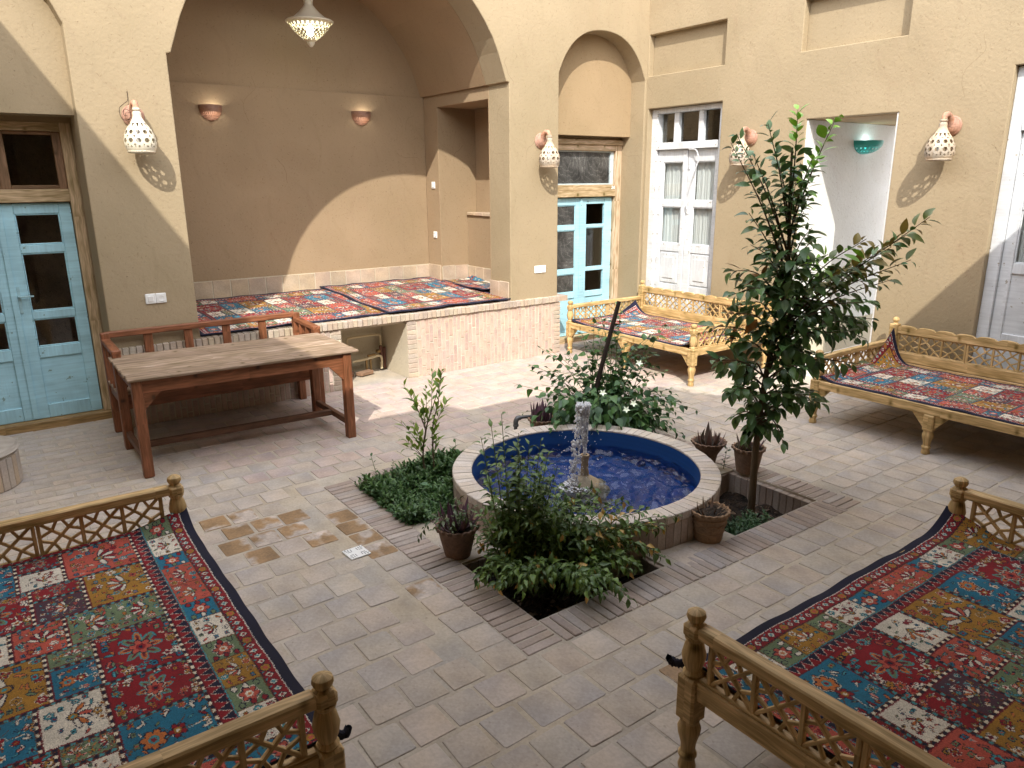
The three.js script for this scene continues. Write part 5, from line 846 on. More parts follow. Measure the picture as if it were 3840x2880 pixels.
// ================================================================ switches, sockets, drain, pipes, pedestal
function plate(name, label, pos, turn, kinds) {
  const t = thing(name, label, name === 'light_switch' ? 'light switch' : 'wall socket', pos, turn); const w = 0.086;
  kinds.forEach((k, i) => { const x = (i - (kinds.length - 1) / 2) * 0.084; part('cover', cbox(0.083, w, 0.012, 0.004).translate(x, 0, 0.006), M.plastic, t);
    if (k === 's') part('rocker', cbox(0.046, 0.05, 0.008, 0.003).rotateX(0.06).translate(x, 0, 0.014), M.plastic, t);
    else if (k === 'd') for (const q of [-0.013, 0.013]) part('rocker', cbox(0.02, 0.05, 0.008, 0.003).rotateX(0.06).translate(x + q, 0, 0.014), M.plastic, t);
    else { part('socket_ring', lathe([[0.027, 0.0], [0.027, 0.004], [0.022, 0.004], [0.02, -0.004], [0, -0.004]], 24).rotateX(Math.PI / 2).translate(x, 0, 0.0125), M.plastic, t); part('socket_hole', [-1, 1].map((s) => lathe([[0, 0], [0.004, 0], [0.004, 0.002], [0, 0.002]], 10).rotateX(Math.PI / 2).translate(x + s * 0.0095, 0, 0.0095)), M.hole, t); } });
}
plate('wall_socket', 'white switch and socket pair low on the left pier in shade', [1.242, 1.107, -7.0], 0, ['s', 'o']);
plate('wall_socket', 'white switch and socket pair on the sunlit pier by the blue door', [5.47, 1.05, -7.0], 0, ['s', 'o']);
plate('light_switch', 'white double switch at the corner inside the alcove', [5.04, 2.02, -8.70], -Math.PI / 2, ['d']);
plate('light_switch', 'small white outlet below the switch inside the alcove', [5.04, 1.386, -8.69], -Math.PI / 2, ['o']);
plate('light_switch', 'white single switch on the reveal beside the curtained door', [7.20, 1.115, -7.135], -Math.PI / 2 + 0.44, ['s']);
{
  const t = thing('floor_drain', 'white slotted square floor drain in the paving', 'drain', [1.53, 0.002, -3.67], 0.05);
  part('grate', cbox(0.125, 0.008, 0.125, 0.002).translate(0, 0.002, 0), M.plastic, t);
  const s = []; for (let q = 0; q < 4; q++) for (let i = 0; i < 3; i++) { const d = 0.018 + i * 0.014; s.push(beam(V(d - 0.008 * i * 0.3, 0.0065, d), V(d + 0.028 - i * 0.008, 0.0065, d), 0.004, 0.002).rotateY(q * Math.PI / 2), beam(V(d, 0.0065, d + 0.006), V(d, 0.0065, d + 0.03 - i * 0.008), 0.004, 0.002).rotateY(q * Math.PI / 2)); }
  part('slot', s, mat(0.22, 0.22, 0.22), t);
}
{
  const t = thing('water_pipes', 'cream water pipes with dark valves in the recess under the platform', 'pipes', [0, 0, 0]), pm = mat(0.62, 0.52, 0.34, { roughness: 0.5 }), z = -7.53;
  part('pipe', [tube([V(3.20, 0.16, z), V(3.20, 0.38, z), V(3.205, 0.405, z), V(3.23, 0.41, z), V(3.57, 0.41, z), V(3.595, 0.405, z), V(3.60, 0.38, z), V(3.60, 0.02, z)], 0.012, 60, 10), tube([V(3.22, 0.155, z + 0.06), V(3.40, 0.165, z + 0.06), V(3.55, 0.18, z + 0.06), V(3.57, 0.16, z + 0.06), V(3.57, 0.03, z + 0.06)], 0.014, 30, 10)], pm, t);
  part('valve', [beam(V(3.40, 0.02, z + 0.03), V(3.40, 0.16, z + 0.03), 0.022, 0.022), beam(V(3.45, 0.02, z + 0.03), V(3.45, 0.15, z + 0.03), 0.022, 0.022), beam(V(3.41, 0.19, z + 0.05), V(3.50, 0.20, z + 0.05), 0.03, 0.025), cbox(0.05, 0.03, 0.05).translate(3.55, 0.23, z + 0.04)], M.brass, t);
  part('valve', [beam(V(3.635, 0.02, z), V(3.635, 0.26, z + 0.01), 0.03, 0.03), beam(V(3.575, 0.1, z + 0.05), V(3.575, 0.29, z + 0.05), 0.03, 0.03)], mat(0.14, 0.06, 0.04), t);
  const rb = thing('loose_bricks', 'broken bricks lying on the floor of the recess under the platform', 'bricks', [0, 0, 0]);
  part('brick', cbox(0.18, 0.04, 0.09, 0.005, 0.003).rotateY(0.3).translate(3.33, 0.03, -7.40), M.terra, rb); part('brick', cbox(0.12, 0.05, 0.08, 0.005, 0.003).rotateY(-0.4).translate(3.16, 0.03, -7.46), M.terraDark, rb);
}
{
  const t = thing('standpipe', 'grey iron standpipe with a bend beside the pool', 'pipe', [3.44, 0, -4.72]);
  part('pipe', [tube([V(0, -0.05, 0), V(0, 0.13, 0), V(0.008, 0.16, 0), V(0.035, 0.17, 0), V(0.22, 0.16, 0.05)], 0.015, 30, 12)], M.iron, t);
  part('elbow', [tube([V(0, 0.115, 0), V(0.002, 0.145, 0), V(0.016, 0.167, 0), V(0.045, 0.171, 0.003)], 0.021, 16, 12), lathe([[0.018, 0.10], [0.024, 0.102], [0.024, 0.118], [0.018, 0.12]], 16)], M.iron, t);
  part('tap', [beam(V(0.21, 0.16, 0.05), V(0.215, 0.09, 0.05), 0.024, 0.024), beam(V(0.19, 0.195, 0.045), V(0.24, 0.195, 0.055), 0.012, 0.01)], M.iron, t);
}
{
  const t = thing('stone_pedestal', 'round pale pedestal of upright bricks cut by the left edge', 'pedestal', [-0.26, 0, -6.20]);
  part('core', lathe([[0, 0.30], [0.24, 0.30], [0.305, 0.285], [0.325, 0.255], [0.31, 0.24], [0.30, 0.23], [0.30, 0.0]], 48), clay(0.55, 0.50, 0.44), t);
  const g = cbox(0.052, 0.22, 0.02, 0.004, 0.002); for (let i = 0; i < 34; i++) { const a = i / 34 * 6.283; const b = part('brick', g, pick([M.tile[1], M.tile[3], M.skirt[1]]), t); b.position.set(Math.sin(a) * 0.303, 0.115, Math.cos(a) * 0.303); b.rotation.y = a; }
}
{ // the little painted house number on the frame of the niche door
  const f = await new FontLoader().loadAsync('fonts/droid/droid_sans_bold.typeface.json');
  const g = new TextGeometry('24', { font: f, size: 0.042, depth: 0.002, curveSegments: 4, bevelEnabled: false });
  const n = thing('door_number', 'small white painted number 24 on the frame of the sunlit blue door', 'number', [6.955, 1.955, -7.384]); part('digits', clean(g), M.plastic, n);
}

// ================================================================ pots
function pot(label, pos, { r = 0.115, rb = 0.075, h = 0.2, wavy = 0.006, m = M.terra, band = false, turn = 0, cone = false } = {}) {
  const t = thing('flower_pot', label, 'flower pot', pos, turn);
  const prof = cone ? [[0, 0], [rb, 0], [rb * 1.02, 0.02], [r * 0.55, h * 0.5], [r * 0.9, h * 0.86], [r, h * 0.94], [r * 1.02, h], [r * 0.9, h], [r * 0.8, h * 0.86], [0, h * 0.84]] : [[0, 0], [rb, 0], [rb + 0.003, 0.012], [rb + (r - rb) * 0.55, h * 0.55], [r * 0.93, h * 0.86], [r * 0.935, h * 0.88], [r * 1.02, h * 0.9], [r * 1.05, h * 0.97], [r * 1.03, h], [r * 0.93, h], [r * 0.86, h * 0.88], [0, h * 0.87]];
  const g = new THREE.LatheGeometry(prof.map(([a, b]) => new THREE.Vector2(Math.max(0.0002, a), b)), 64), p = g.attributes.position;
  for (let i = 0; i < p.count; i++) { const x = p.getX(i), y = p.getY(i), z = p.getZ(i), d = Math.hypot(x, z), a = Math.atan2(z, x); if (d > r * 0.85 && y > h * 0.88) { const k = 1 + wavy / r * Math.sin(a * 18); p.setXYZ(i, x * k, y + wavy * 0.5 * Math.sin(a * 18 + 1), z * k); } else if (d > 0.01) { const k = 1 + 0.012 * Math.sin(a * 2 + y * 20); p.setX(i, x * k); p.setZ(i, z * k); } }
  g.computeVertexNormals(); part('pot', boxUV(clean(toCreasedNormals(g, 0.7))), m, t);
  if (band) { const bd = []; for (const y of [0.32, 0.78]) { const q = []; for (let i = 0; i <= 60; i++) { const a = i / 60 * 6.283, rr_ = rb + (r - rb) * (y * 0.98) * 0.97 + 0.002; q.push(V(Math.cos(a) * rr_, h * y, Math.sin(a) * rr_)); } bd.push(tube(q, 0.0035, 90, 5)); } const q = []; for (let i = 0; i <= 90; i++) { const a = i / 90 * 6.283, y = 0.55 + 0.075 * Math.abs(Math.sin(a * 5)), rq = rb + (r - rb) * y * 0.97 + 0.002; q.push(V(Math.cos(a) * rq, h * y, Math.sin(a) * rq)); } bd.push(tube(q, 0.004, 180, 5)); part('relief_band', bd, m, t); }
  const s = new THREE.CircleGeometry(cone ? r * 0.82 : r * 0.88, 24).rotateX(-Math.PI / 2), sp = s.attributes.position; for (let i = 0; i < sp.count; i++) sp.setY(i, h * (cone ? 0.9 : 0.92) + rr(-0.006, 0.006)); s.computeVertexNormals(); part('potting_soil', boxUV(clean(s)), M.soil, t);
  return t;
}
pot('terracotta pot with wavy rim and dry stalks on the paving right of the front bush', [3.30, 0, -2.585], { r: 0.113, rb: 0.078, h: 0.19, band: true, m: clay(0.48, 0.295, 0.165) });
pot('brown terracotta pot left of the front bush, purple leaves in it', [1.995, 0.0, -3.31], { r: 0.118, rb: 0.072, h: 0.185, m: M.terraDark });
pot('terracotta pot at the edge of the sunken bed just behind the orange tree trunk', [4.35, 0.008, -3.10], { r: 0.112, rb: 0.074, h: 0.19 });
pot('flared terracotta pot with spiky leaves between pool and orange tree', [4.20, 0.006, -3.34], { r: 0.125, rb: 0.05, h: 0.20, cone: true, m: M.terraDark });
pot('terracotta pot with purple leaves behind the standpipe at the back of the pool', [3.62, 0.0, -4.60], { r: 0.11, rb: 0.075, h: 0.17 });

// ================================================================ plants
// a leaf: unit length along +z, unit width, folded at the midrib, bent along its length
function leafGeo({ w = 0.4, fold = 0.25, bend = 0.25, curl = 0, prof = [0, 0.72, 1, 0.62, 0], st = 5, twist = 0 } = {}) {
  const P = [], t = [], uv = []; let y = 0, z = 0, a = 0;
  for (let i = 0; i < st; i++) { const u = i / (st - 1), hw = w / 2 * prof[Math.min(prof.length - 1, Math.round(u * (prof.length - 1)))]; const tw = twist * u; P.push([[-hw * Math.cos(tw), y + fold * hw + curl * hw * Math.sin(u * 9), z], [0, y, z], [hw * Math.cos(tw), y + fold * hw - curl * hw * Math.sin(u * 9), z]]); a = -bend * u * 1.6; const d = 1 / (st - 1); y += Math.sin(a) * d; z += Math.cos(a) * d; }
  for (let i = 0; i < st - 1; i++) for (let k = 0; k < 2; k++) { const A = P[i][k], B = P[i][k + 1], C = P[i + 1][k + 1], D = P[i + 1][k]; const U = (r, c) => [c / 2, r / (st - 1)]; if (i) { t.push(...A, ...C, ...B); uv.push(...U(i, k), ...U(i + 1, k + 1), ...U(i, k + 1)); } if (i < st - 2 || true) { t.push(...A, ...D, ...C); uv.push(...U(i, k), ...U(i + 1, k), ...U(i + 1, k + 1)); } }
  let g = new THREE.BufferGeometry(); g.setAttribute('position', new THREE.BufferAttribute(new Float32Array(t), 3)); g.setAttribute('uv', new THREE.BufferAttribute(new Float32Array(uv), 2)); return clean(toCreasedNormals(g, 1.3));
}
const leafTex = (edge, vein, edgeW) => { const cv = document.createElement('canvas'); cv.width = 64; cv.height = 128; const c = cv.getContext('2d'), r = mulberry(5); const g = c.createLinearGradient(0, 0, 0, 128); g.addColorStop(0, '#fff'); g.addColorStop(1, '#e6e6e6'); c.fillStyle = g; c.fillRect(0, 0, 64, 128); c.strokeStyle = vein; c.lineWidth = 2.5; c.beginPath(); c.moveTo(32, 0); c.lineTo(32, 128); c.stroke(); c.lineWidth = 1; for (let i = 1; i < 9; i++) { c.beginPath(); c.moveTo(32, i * 14); c.lineTo(2, i * 14 - 16); c.moveTo(32, i * 14); c.lineTo(62, i * 14 - 16); c.stroke(); } if (edgeW) { c.fillStyle = edge; for (let y = 0; y < 128; y += 2) { c.fillRect(0, y, edgeW * (0.6 + 0.8 * r()), 2); const w = edgeW * (0.6 + 0.8 * r()); c.fillRect(64 - w, y, w, 2); } } const t = new THREE.CanvasTexture(cv); t.colorSpace = THREE.SRGBColorSpace; t.magFilter = THREE.LinearFilter; return t; };
const plainLeaf = leafTex('', '#ffffff', 0), paleVein = leafTex('', '#fffff0', 0);
const UP = V(0, 1, 0), CAMTURN = -35.8 * Math.PI / 180;
function orient(pos, dir, up, s, roll = 0) { const z = dir.clone().normalize(); let x = up.clone().cross(z); if (x.lengthSq() < 1e-4) x = V(1, 0, 0).cross(z); x.normalize(); const y = z.clone().cross(x); const m = new THREE.Matrix4().makeBasis(x, y, z).multiply(new THREE.Matrix4().makeRotationZ(roll)); m.scale(V(s, s, s)); return m.setPosition(pos); }
// L: list of { m: Matrix4, g: geometry, k: material }; the largest 300 are leaves of their own
function addLeaves(plant, L, max = 300, name = 'leaf') {
  L.forEach((l) => { const e = l.m.elements; l.s = Math.hypot(e[0], e[1], e[2]); }); L.sort((a, b) => b.s - a.s);
  const rest = new Map();
  L.forEach((l, i) => { if (i < max) { const m = part(name, l.g, l.k, plant); l.m.decompose(m.position, m.quaternion, m.scale); } else { if (!rest.has(l.k)) rest.set(l.k, []); rest.get(l.k).push(l.g.clone().applyMatrix4(l.m)); } });
  for (const [k, l] of rest) part('foliage', l, k, plant).userData.kind = 'stuff';
}
// leaves along a shoot; phyllotaxy with a droop
function shootLeaves(L, pts, n, size, geos, mats, { from = 0.25, droop = 0.3, spread = 1.0, tipMat = null, tipFrom = 0.8 } = {}) {
  const cu = new THREE.CatmullRomCurve3(pts); let ang = rnd() * 6.28;
  for (let i = 0; i < n; i++) {
    const u = from + (1 - from) * (i + rnd() * 0.6) / n, p = cu.getPointAt(Math.min(1, u)), t = cu.getTangentAt(Math.min(1, u)); ang += 2.4;
    let s1 = UP.clone().cross(t); if (s1.lengthSq() < 0.01) s1 = V(1, 0, 0); s1.normalize(); const s2 = t.clone().cross(s1);
    const out = s1.multiplyScalar(Math.cos(ang)).addScaledVector(s2, Math.sin(ang)), d = t.clone().multiplyScalar(0.55 + 0.5 * u).addScaledVector(out, spread).add(V(0, -droop * (0.6 + rnd() * 0.8), 0)).normalize();
    const sz = size * rr(0.5, 1.2) * (u > 0.85 ? 0.8 : 1), q = p.clone().addScaledVector(d, size * 0.12);
    L.push({ m: orient(q, d, UP.clone().add(V(rr(-0.5, 0.5), 0, rr(-0.5, 0.5))), sz, rr(-0.4, 0.4)), g: pick(geos), k: tipMat && u > tipFrom ? tipMat : pick(mats) });
  }
}
function along(tr, y) { for (let i = 0; i < tr.length - 1; i++) if (tr[i + 1].y >= y) { const k = (y - tr[i].y) / (tr[i + 1].y - tr[i].y); return tr[i].clone().lerp(tr[i + 1], Math.max(0, k)); } return tr[tr.length - 1].clone(); }

{ // ---- orange tree
  const t = thing('orange_tree', 'young orange tree with a bare lower trunk standing in the sunken bed', 'tree', [4.02, 0, -2.80], CAMTURN);
  const tr = [[0.0, -0.2], [-0.002, -0.1], [-0.01, 0.37], [0.01, 0.72], [0.04, 1.0], [0.085, 1.24], [0.09, 1.59], [0.07, 1.95], [0.06, 2.25]].map(([a, y]) => V(a, y, 0.01 * Math.sin(y * 5)));
  part('trunk', taper(tr, 0.027, 0.007, 60, 9), M.bark, t);
  const geos = [0, 1, 2, 3, 4].map((i) => leafGeo({ w: 0.44 + 0.03 * i, fold: 0.2 + 0.12 * (i % 3), bend: 0.15 + 0.14 * i, prof: [0, 0.62, 0.95, 1, 0.8, 0.45, 0], st: 7, twist: (i - 2) * 0.15 }));
  const o = { map: plainLeaf, roughness: 0.42 }, dk = [leafMat(0.077, 0.168, 0.049, 0.18, o), leafMat(0.099, 0.207, 0.057, 0.2, o), leafMat(0.066, 0.142, 0.049, 0.16, o), leafMat(0.118, 0.229, 0.064, 0.22, o), leafMat(0.122, 0.207, 0.054, 0.3, o)], young = leafMat(0.221, 0.450, 0.031, 0.42, { map: plainLeaf }), bronze = leafMat(0.286, 0.218, 0.043, 0.3, { map: plainLeaf }), olive = leafMat(0.130, 0.177, 0.037, 0.25, o), brown = leafMat(0.338, 0.164, 0.043, 0.2, o);
  const L = [], br = [], MORE = 1.5, BIG = 1.16;
  const limb = (tip, y0, n, size, { b = rr(-0.28, 0.28), mats = dk, tm = null, sag = 0.06, droop = 0.35, from = 0.2, tf = 0.8 } = {}) => {
    const k = (4.62 - b) / 4.62, tp = V(tip[0] * k, 2.07 + (tip[1] - 2.07) * k, b), a = along(tr, y0), mid = a.clone().lerp(tp, 0.5); mid.y += 0.04 + sag * rr(0, 1); mid.z += rr(-0.03, 0.03);
    const pts = [a, mid, tp]; br.push(taper(pts, 0.0075, 0.002, 12, 5)); shootLeaves(L, pts, Math.round(n * MORE), size * BIG, geos, mats, { droop, from, tipMat: tm, tipFrom: tf });
  };
  // leader shoots at the top, bright young leaves on two of them
  limb([-0.13, 2.39], 1.72, 20, 0.082, { b: 0.08, sag: 0, droop: 0.1 }); limb([0.07, 2.46], 1.85, 24, 0.078, { b: 0.0, tm: young, tf: 0.66, sag: 0, droop: 0 }); limb([0.28, 2.41], 1.75, 22, 0.08, { b: 0.05, tm: young, tf: 0.55, sag: 0, droop: 0.05 });
  limb([-0.33, 2.28], 1.5, 16, 0.085, { b: 0.05, sag: 0, droop: 0.1 }); limb([-0.26, 2.32], 1.62, 18, 0.08, { b: -0.05, sag: 0, droop: 0.1 }); limb([-0.21, 2.20], 1.6, 14, 0.085, { b: 0.12, sag: 0.02 }); limb([0.14, 2.20], 1.7, 15, 0.08, { sag: 0, mats: [young, dk[3], dk[1]] }); limb([0.24, 2.11], 1.68, 12, 0.088, { mats: [dk[1], dk[3], young] });
  for (const p of [[-0.09, 1.98], [0, 2.22], [-0.15, 1.87], [0.16, 1.98], [0.03, 2.05], [-0.04, 1.82]]) limb(p, p[1] - 0.42, 13, 0.088, { sag: 0.01, droop: 0.2 });
  for (const p of [[0.22, 1.78], [0.13, 1.70], [0.05, 1.66], [-0.12, 1.68]]) limb(p, p[1] - 0.3, 12, 0.095, { droop: 0.6 });
  for (const p of [[-0.22, 1.52], [-0.3, 1.37], [-0.33, 1.17], [-0.36, 0.95], [-0.18, 1.3], [-0.06, 1.59], [-0.08, 1.14], [-0.2, 1.08], [-0.28, 1.25], [-0.15, 1.45]]) limb(p, Math.min(p[1] - 0.12, 1.3), 14, 0.098, { droop: 0.45, mats: rnd() < 0.25 ? [...dk, brown] : dk });
  for (const p of [[0.09, 1.5], [0.2, 1.57], [0.28, 1.36], [0.18, 1.24], [0.02, 1.38], [0.12, 1.05], [0.24, 1.15], [0.05, 1.2]]) limb(p, p[1] - 0.22, 14, 0.102, { droop: 0.6 });
  // the long arm to the right with bronze flush
  limb([0.90, 1.84], 1.12, 24, 0.088, { b: 0.1, mats: [olive, dk[3], olive, bronze], from: 0.42, sag: -0.05, droop: 0.1 }); limb([0.82, 1.74], 1.15, 20, 0.088, { b: 0.0, mats: [olive, bronze, dk[1]], from: 0.4, sag: 0 }); limb([0.80, 1.58], 1.1, 18, 0.09, { b: 0.15, mats: [olive, dk[1], bronze], from: 0.4 }); limb([0.68, 1.66], 1.15, 18, 0.09, { mats: [bronze, olive, dk[1], bronze], from: 0.4 }); limb([0.60, 1.56], 1.12, 18, 0.092, { mats: [bronze, olive, dk[1]], from: 0.3 });
  limb([0.75, 1.46], 1.1, 18, 0.09, { mats: [olive, dk[1]], from: 0.35 }); limb([0.49, 1.71], 1.2, 18, 0.088, { mats: [dk[1], olive, young], from: 0.3, tm: bronze, tf: 0.86 }); limb([0.5, 1.48], 1.1, 18, 0.098, { from: 0.2 }); limb([0.42, 1.55], 1.12, 16, 0.098); limb([0.36, 1.62], 1.2, 16, 0.09, { mats: [dk[1], dk[3], young] });
  for (const p of [[0.74, 1.21], [0.63, 1.34], [0.55, 1.32], [0.71, 1.08], [0.47, 1.22], [0.62, 1.18]]) limb(p, 1.0, 15, 0.095, { droop: 0.8, from: 0.35, sag: 0.16 });
  for (const p of [[0.35, 0.95], [0.52, 0.92], [0.42, 1.12], [0.26, 0.98], [0.33, 1.05], [0.16, 0.9]]) limb(p, p[1] - 0.14, 14, 0.098, { droop: 0.75, sag: 0.1 });
  for (const p of [[-0.17, 0.74], [-0.24, 0.89], [-0.02, 0.68], [0.18, 0.61], [0.35, 0.66], [0.14, 0.5], [-0.2, 0.57], [-0.1, 0.46], [0.42, 0.74], [-0.14, 0.82], [0.1, 0.72], [-0.28, 0.75], [0.02, 0.56]]) limb(p, Math.max(0.42, p[1] - 0.12), 13, 0.092, { droop: 0.8, sag: 0.07 });
  for (let i = 0; i < 7; i++) { const y = rr(0.62, 1.45), wd = y > 1.3 ? 0.26 : 0.36; limb([rr(-wd, wd + 0.08) + (y > 0.9 ? 0.05 : 0), y], Math.min(1.5, y - rr(0.05, 0.15)), 12, 0.098, { droop: 0.6, b: rr(-0.3, 0.34) }); }
  limb([0.10, 0.38], 0.52, 5, 0.075, { b: 0.2, droop: 0.9, from: 0.4 }); limb([-0.13, 0.40], 0.5, 6, 0.075, { b: 0.1, droop: 0.9 });
  part('branch', br, M.bark, t); addLeaves(t, L);
}
{ // ---- jasmine on a leaning stake
  const base = [4.05, -0.05, -4.36], t = thing('jasmine_bush', 'spreading jasmine bush with white flowers behind the pool', 'bush', base, CAMTURN);
  const st = thing('plant_stake', 'dark leaning wooden stake standing in the jasmine bush', 'stake', base, CAMTURN);
  part('pole', taper([V(-0.09, -0.05, 0), V(-0.03, 0.47, -0.01), V(0.05, 0.84, 0), V(0.13, 1.18, 0)], 0.024, 0.017, 20, 8), M.barkDark, st);
  const geos = [0, 1, 2, 3].map((i) => leafGeo({ w: 0.62 + 0.05 * i, fold: 0.15 + 0.1 * i, bend: 0.1 + 0.15 * i, prof: [0, 0.85, 1, 0.72, 0.4, 0], st: 6 }));
  const o = { map: paleVein, roughness: 0.5 }, gs = [leafMat(0.054, 0.138, 0.048, 0.2, o), leafMat(0.078, 0.187, 0.053, 0.24, o), leafMat(0.047, 0.114, 0.047, 0.18, o), leafMat(0.101, 0.228, 0.053, 0.28, o)], L = [], br = [];
  const tips = [[-0.57, 0.62], [-0.42, 0.74], [-0.46, 0.44], [-0.25, 0.70], [-0.15, 0.90], [-0.03, 0.97], [0.08, 1.0], [0.15, 1.08], [0.01, 0.77], [0.24, 0.82], [0.36, 0.74], [0.52, 0.93], [0.47, 0.70], [0.62, 0.40], [0.54, 0.10], [0.42, 0.15], [0.33, 0.46], [0.14, 0.47], [-0.13, 0.47], [-0.28, 0.32], [-0.44, 0.24], [-0.22, 0.08], [-0.02, 0.04], [0.18, 0.18], [0.27, 0.03], [0.03, 0.24], [0.67, 0.30], [0.50, 0.38], [-0.34, 0.55], [0.21, 0.62], [0.4, 0.3], [-0.1, 0.6], [0.55, 0.55], [-0.36, 0.15], [0.1, 0.32], [0.3, 0.28], [-0.2, 0.2], [0.46, 0.05], [0.0, 0.14], [0.35, 0.1], [-0.5, 0.33], [0.6, 0.2]];
  for (let rep = 0; rep < 3; rep++) for (const [a, y] of tips) {
    const b = y < 0.2 ? rr(0.1, 0.42) : y > 0.5 ? rr(-0.38, 0.04) : rr(-0.3, 0.36), k = (5.93 - b) / 5.93, tp = V((a + rep * rr(-0.08, 0.08)) * k, 2.12 + (y + rep * rr(-0.12, 0.03) - 2.07) * k, b), low = y < 0.3;
    const root = V(rr(-0.1, 0.2), low ? 0.02 : rr(0.05, 0.35), rr(-0.08, 0.08)), mid = root.clone().lerp(tp, 0.55); mid.y += low ? 0.14 : 0.08; const pts = [root, mid, tp];
    br.push(taper(pts, 0.004, 0.0012, 8, 4)); shootLeaves(L, pts, low ? 17 : 13, low ? 0.088 : 0.074, geos, y > 0.8 ? [gs[1], gs[3], gs[0]] : gs, { from: 0.2, droop: 0.55, spread: 0.9 });
  }
  for (let i = 0; i < 16; i++) { const a = rr(-0.62, 0.25), b = rr(0.28, 0.5), tp = V(a, rr(0.2, 0.34), b), pts = [V(rr(-0.15, 0.1), 0.1, 0.05), V(a * 0.6, rr(0.36, 0.5), b * 0.6), tp]; br.push(taper(pts, 0.004, 0.0012, 8, 4)); shootLeaves(L, pts, 15, 0.09, geos, gs, { from: 0.3, droop: 0.7, spread: 0.9 }); }
  part('stem', br, M.greenStem, t); addLeaves(t, L);
  const pet = leafGeo({ w: 0.5, bend: 0.1, prof: [0, 0.7, 1, 0.5, 0] }), wm = leafMat(1.242, 1.304, 1.009, 0.25), fl = [];
  for (const [a, y, b] of [[0.12, 0.12, 0.4], [0.22, 0.42, 0.33], [-0.02, 0.5, 0.3], [0.27, 0.72, 0.22], [0.16, 0.38, 0.36]]) { const q = []; for (let i = 0; i < 5; i++) q.push(pet.clone().scale(0.035, 0.035, 0.035).rotateX(-0.4).rotateY(i * 1.257)); fl.push(merge(q).rotateX(0.8).translate(a, y, b)); }
  for (const g of fl) part('flower', g, wm, t);
}
{ // ---- variegated bush in the near bed
  const t = thing('variegated_bush', 'dense bush with curled cream edged leaves in the nearest garden corner', 'bush', [2.38, -0.1, -2.90], CAMTURN);
  const geos = [0, 1, 2, 3, 4].map((i) => leafGeo({ w: 0.40 + 0.04 * (i % 3), fold: 0.45, bend: 0.3 + 0.22 * i, curl: 0.3, prof: [0, 0.75, 1, 0.7, 0.35, 0], st: 6, twist: (i - 2) * 0.3 }));
  const tex = leafTex('#fff6b8', '#ffffff', 13), o = { map: tex, roughness: 0.5 }, gs = [leafMat(0.099, 0.192, 0.045, 0.2, o), leafMat(0.124, 0.227, 0.051, 0.24, o), leafMat(0.083, 0.156, 0.043, 0.2, o), leafMat(0.166, 0.287, 0.051, 0.28, o)], dry = leafMat(0.696, 0.435, 0.124, 0.25), L = [], br = [];
  const tall = [[-0.30, 0.88], [-0.31, 0.66], [-0.20, 0.77], [-0.08, 0.73], [0, 0.58], [-0.14, 0.72], [-0.38, 0.58], [-0.25, 0.5], [-0.03, 0.5], [-0.05, 0.65], [-0.2, 0.62], [-0.34, 0.45], [-0.12, 0.4], [0.06, 0.46], [-0.28, 0.36], [-0.18, 0.52], [0.02, 0.34], [-0.4, 0.3], [-0.08, 0.55]];
  const wide = [[0.08, 0.40], [0.23, 0.40], [0.36, 0.37], [0.49, 0.31], [0.58, 0.22], [0.52, 0.08], [0.39, 0.0], [0.29, -0.15], [0.11, -0.18], [-0.05, -0.12], [-0.23, -0.12], [-0.46, -0.06], [-0.41, 0.13], [-0.28, 0.25], [-0.13, 0.27], [0.05, 0.2], [0.23, 0.2], [0.36, 0.13], [-0.36, 0.35], [-0.13, 0.03], [0.17, -0.03], [0.0, 0.1], [0.3, 0.05], [-0.3, 0.05], [0.44, 0.2], [0.1, 0.3], [-0.08, 0.36], [0.18, 0.1], [-0.2, 0.15], [-0.34, -0.14], [0.2, -0.2], [0.46, -0.04]];
  const go = (a, y, tallOne) => {
    let b = tallOne ? rr(-0.12, 0.14) : rr(-0.12, 0.2), yy = y; if (y < 0.05) b = (0.09 - y) / 0.55 + rr(-0.04, 0.04); const k = (3.73 - b) / 3.73, tp = V(a * k, 2.17 + (yy - 2.07) * k, b); tp.y = Math.max(tp.y, 0.13);
    const root = V(tallOne ? -0.16 + a * 0.25 : a * 0.25 + rr(-0.06, 0.06), 0, tallOne ? rr(-0.06, 0.06) : b * 0.4), mid = root.clone().lerp(tp, 0.55); mid.y += tallOne ? 0.02 : 0.14; const pts = [root, mid, tp];
    br.push(taper(pts, 0.0045, 0.0015, 9, 5)); shootLeaves(L, pts, tallOne ? 34 : 27, 0.066, geos, [...gs, ...(rnd() < 0.2 && !tallOne ? [dry] : [])], { from: tallOne ? 0.12 : 0.28, droop: 0.35, spread: 0.9 });
    if (!tallOne && rnd() < 0.5) L.push({ m: orient(tp, V(rr(-0.4, 0.4), -1, rr(-0.3, 0.4)), V(rr(-1, 1), 0, 1), 0.05), g: geos[1], k: dry });
  };
  for (let r = 0; r < 3; r++) { for (const [a, y] of tall) go(a + r * rr(-0.06, 0.06), y - r * rr(0, 0.18), true); for (const [a, y] of wide) go(a + r * rr(-0.06, 0.06), y + r * rr(-0.05, 0.03), false); }
  part('stem', br, M.greenStem, t); addLeaves(t, L);
}
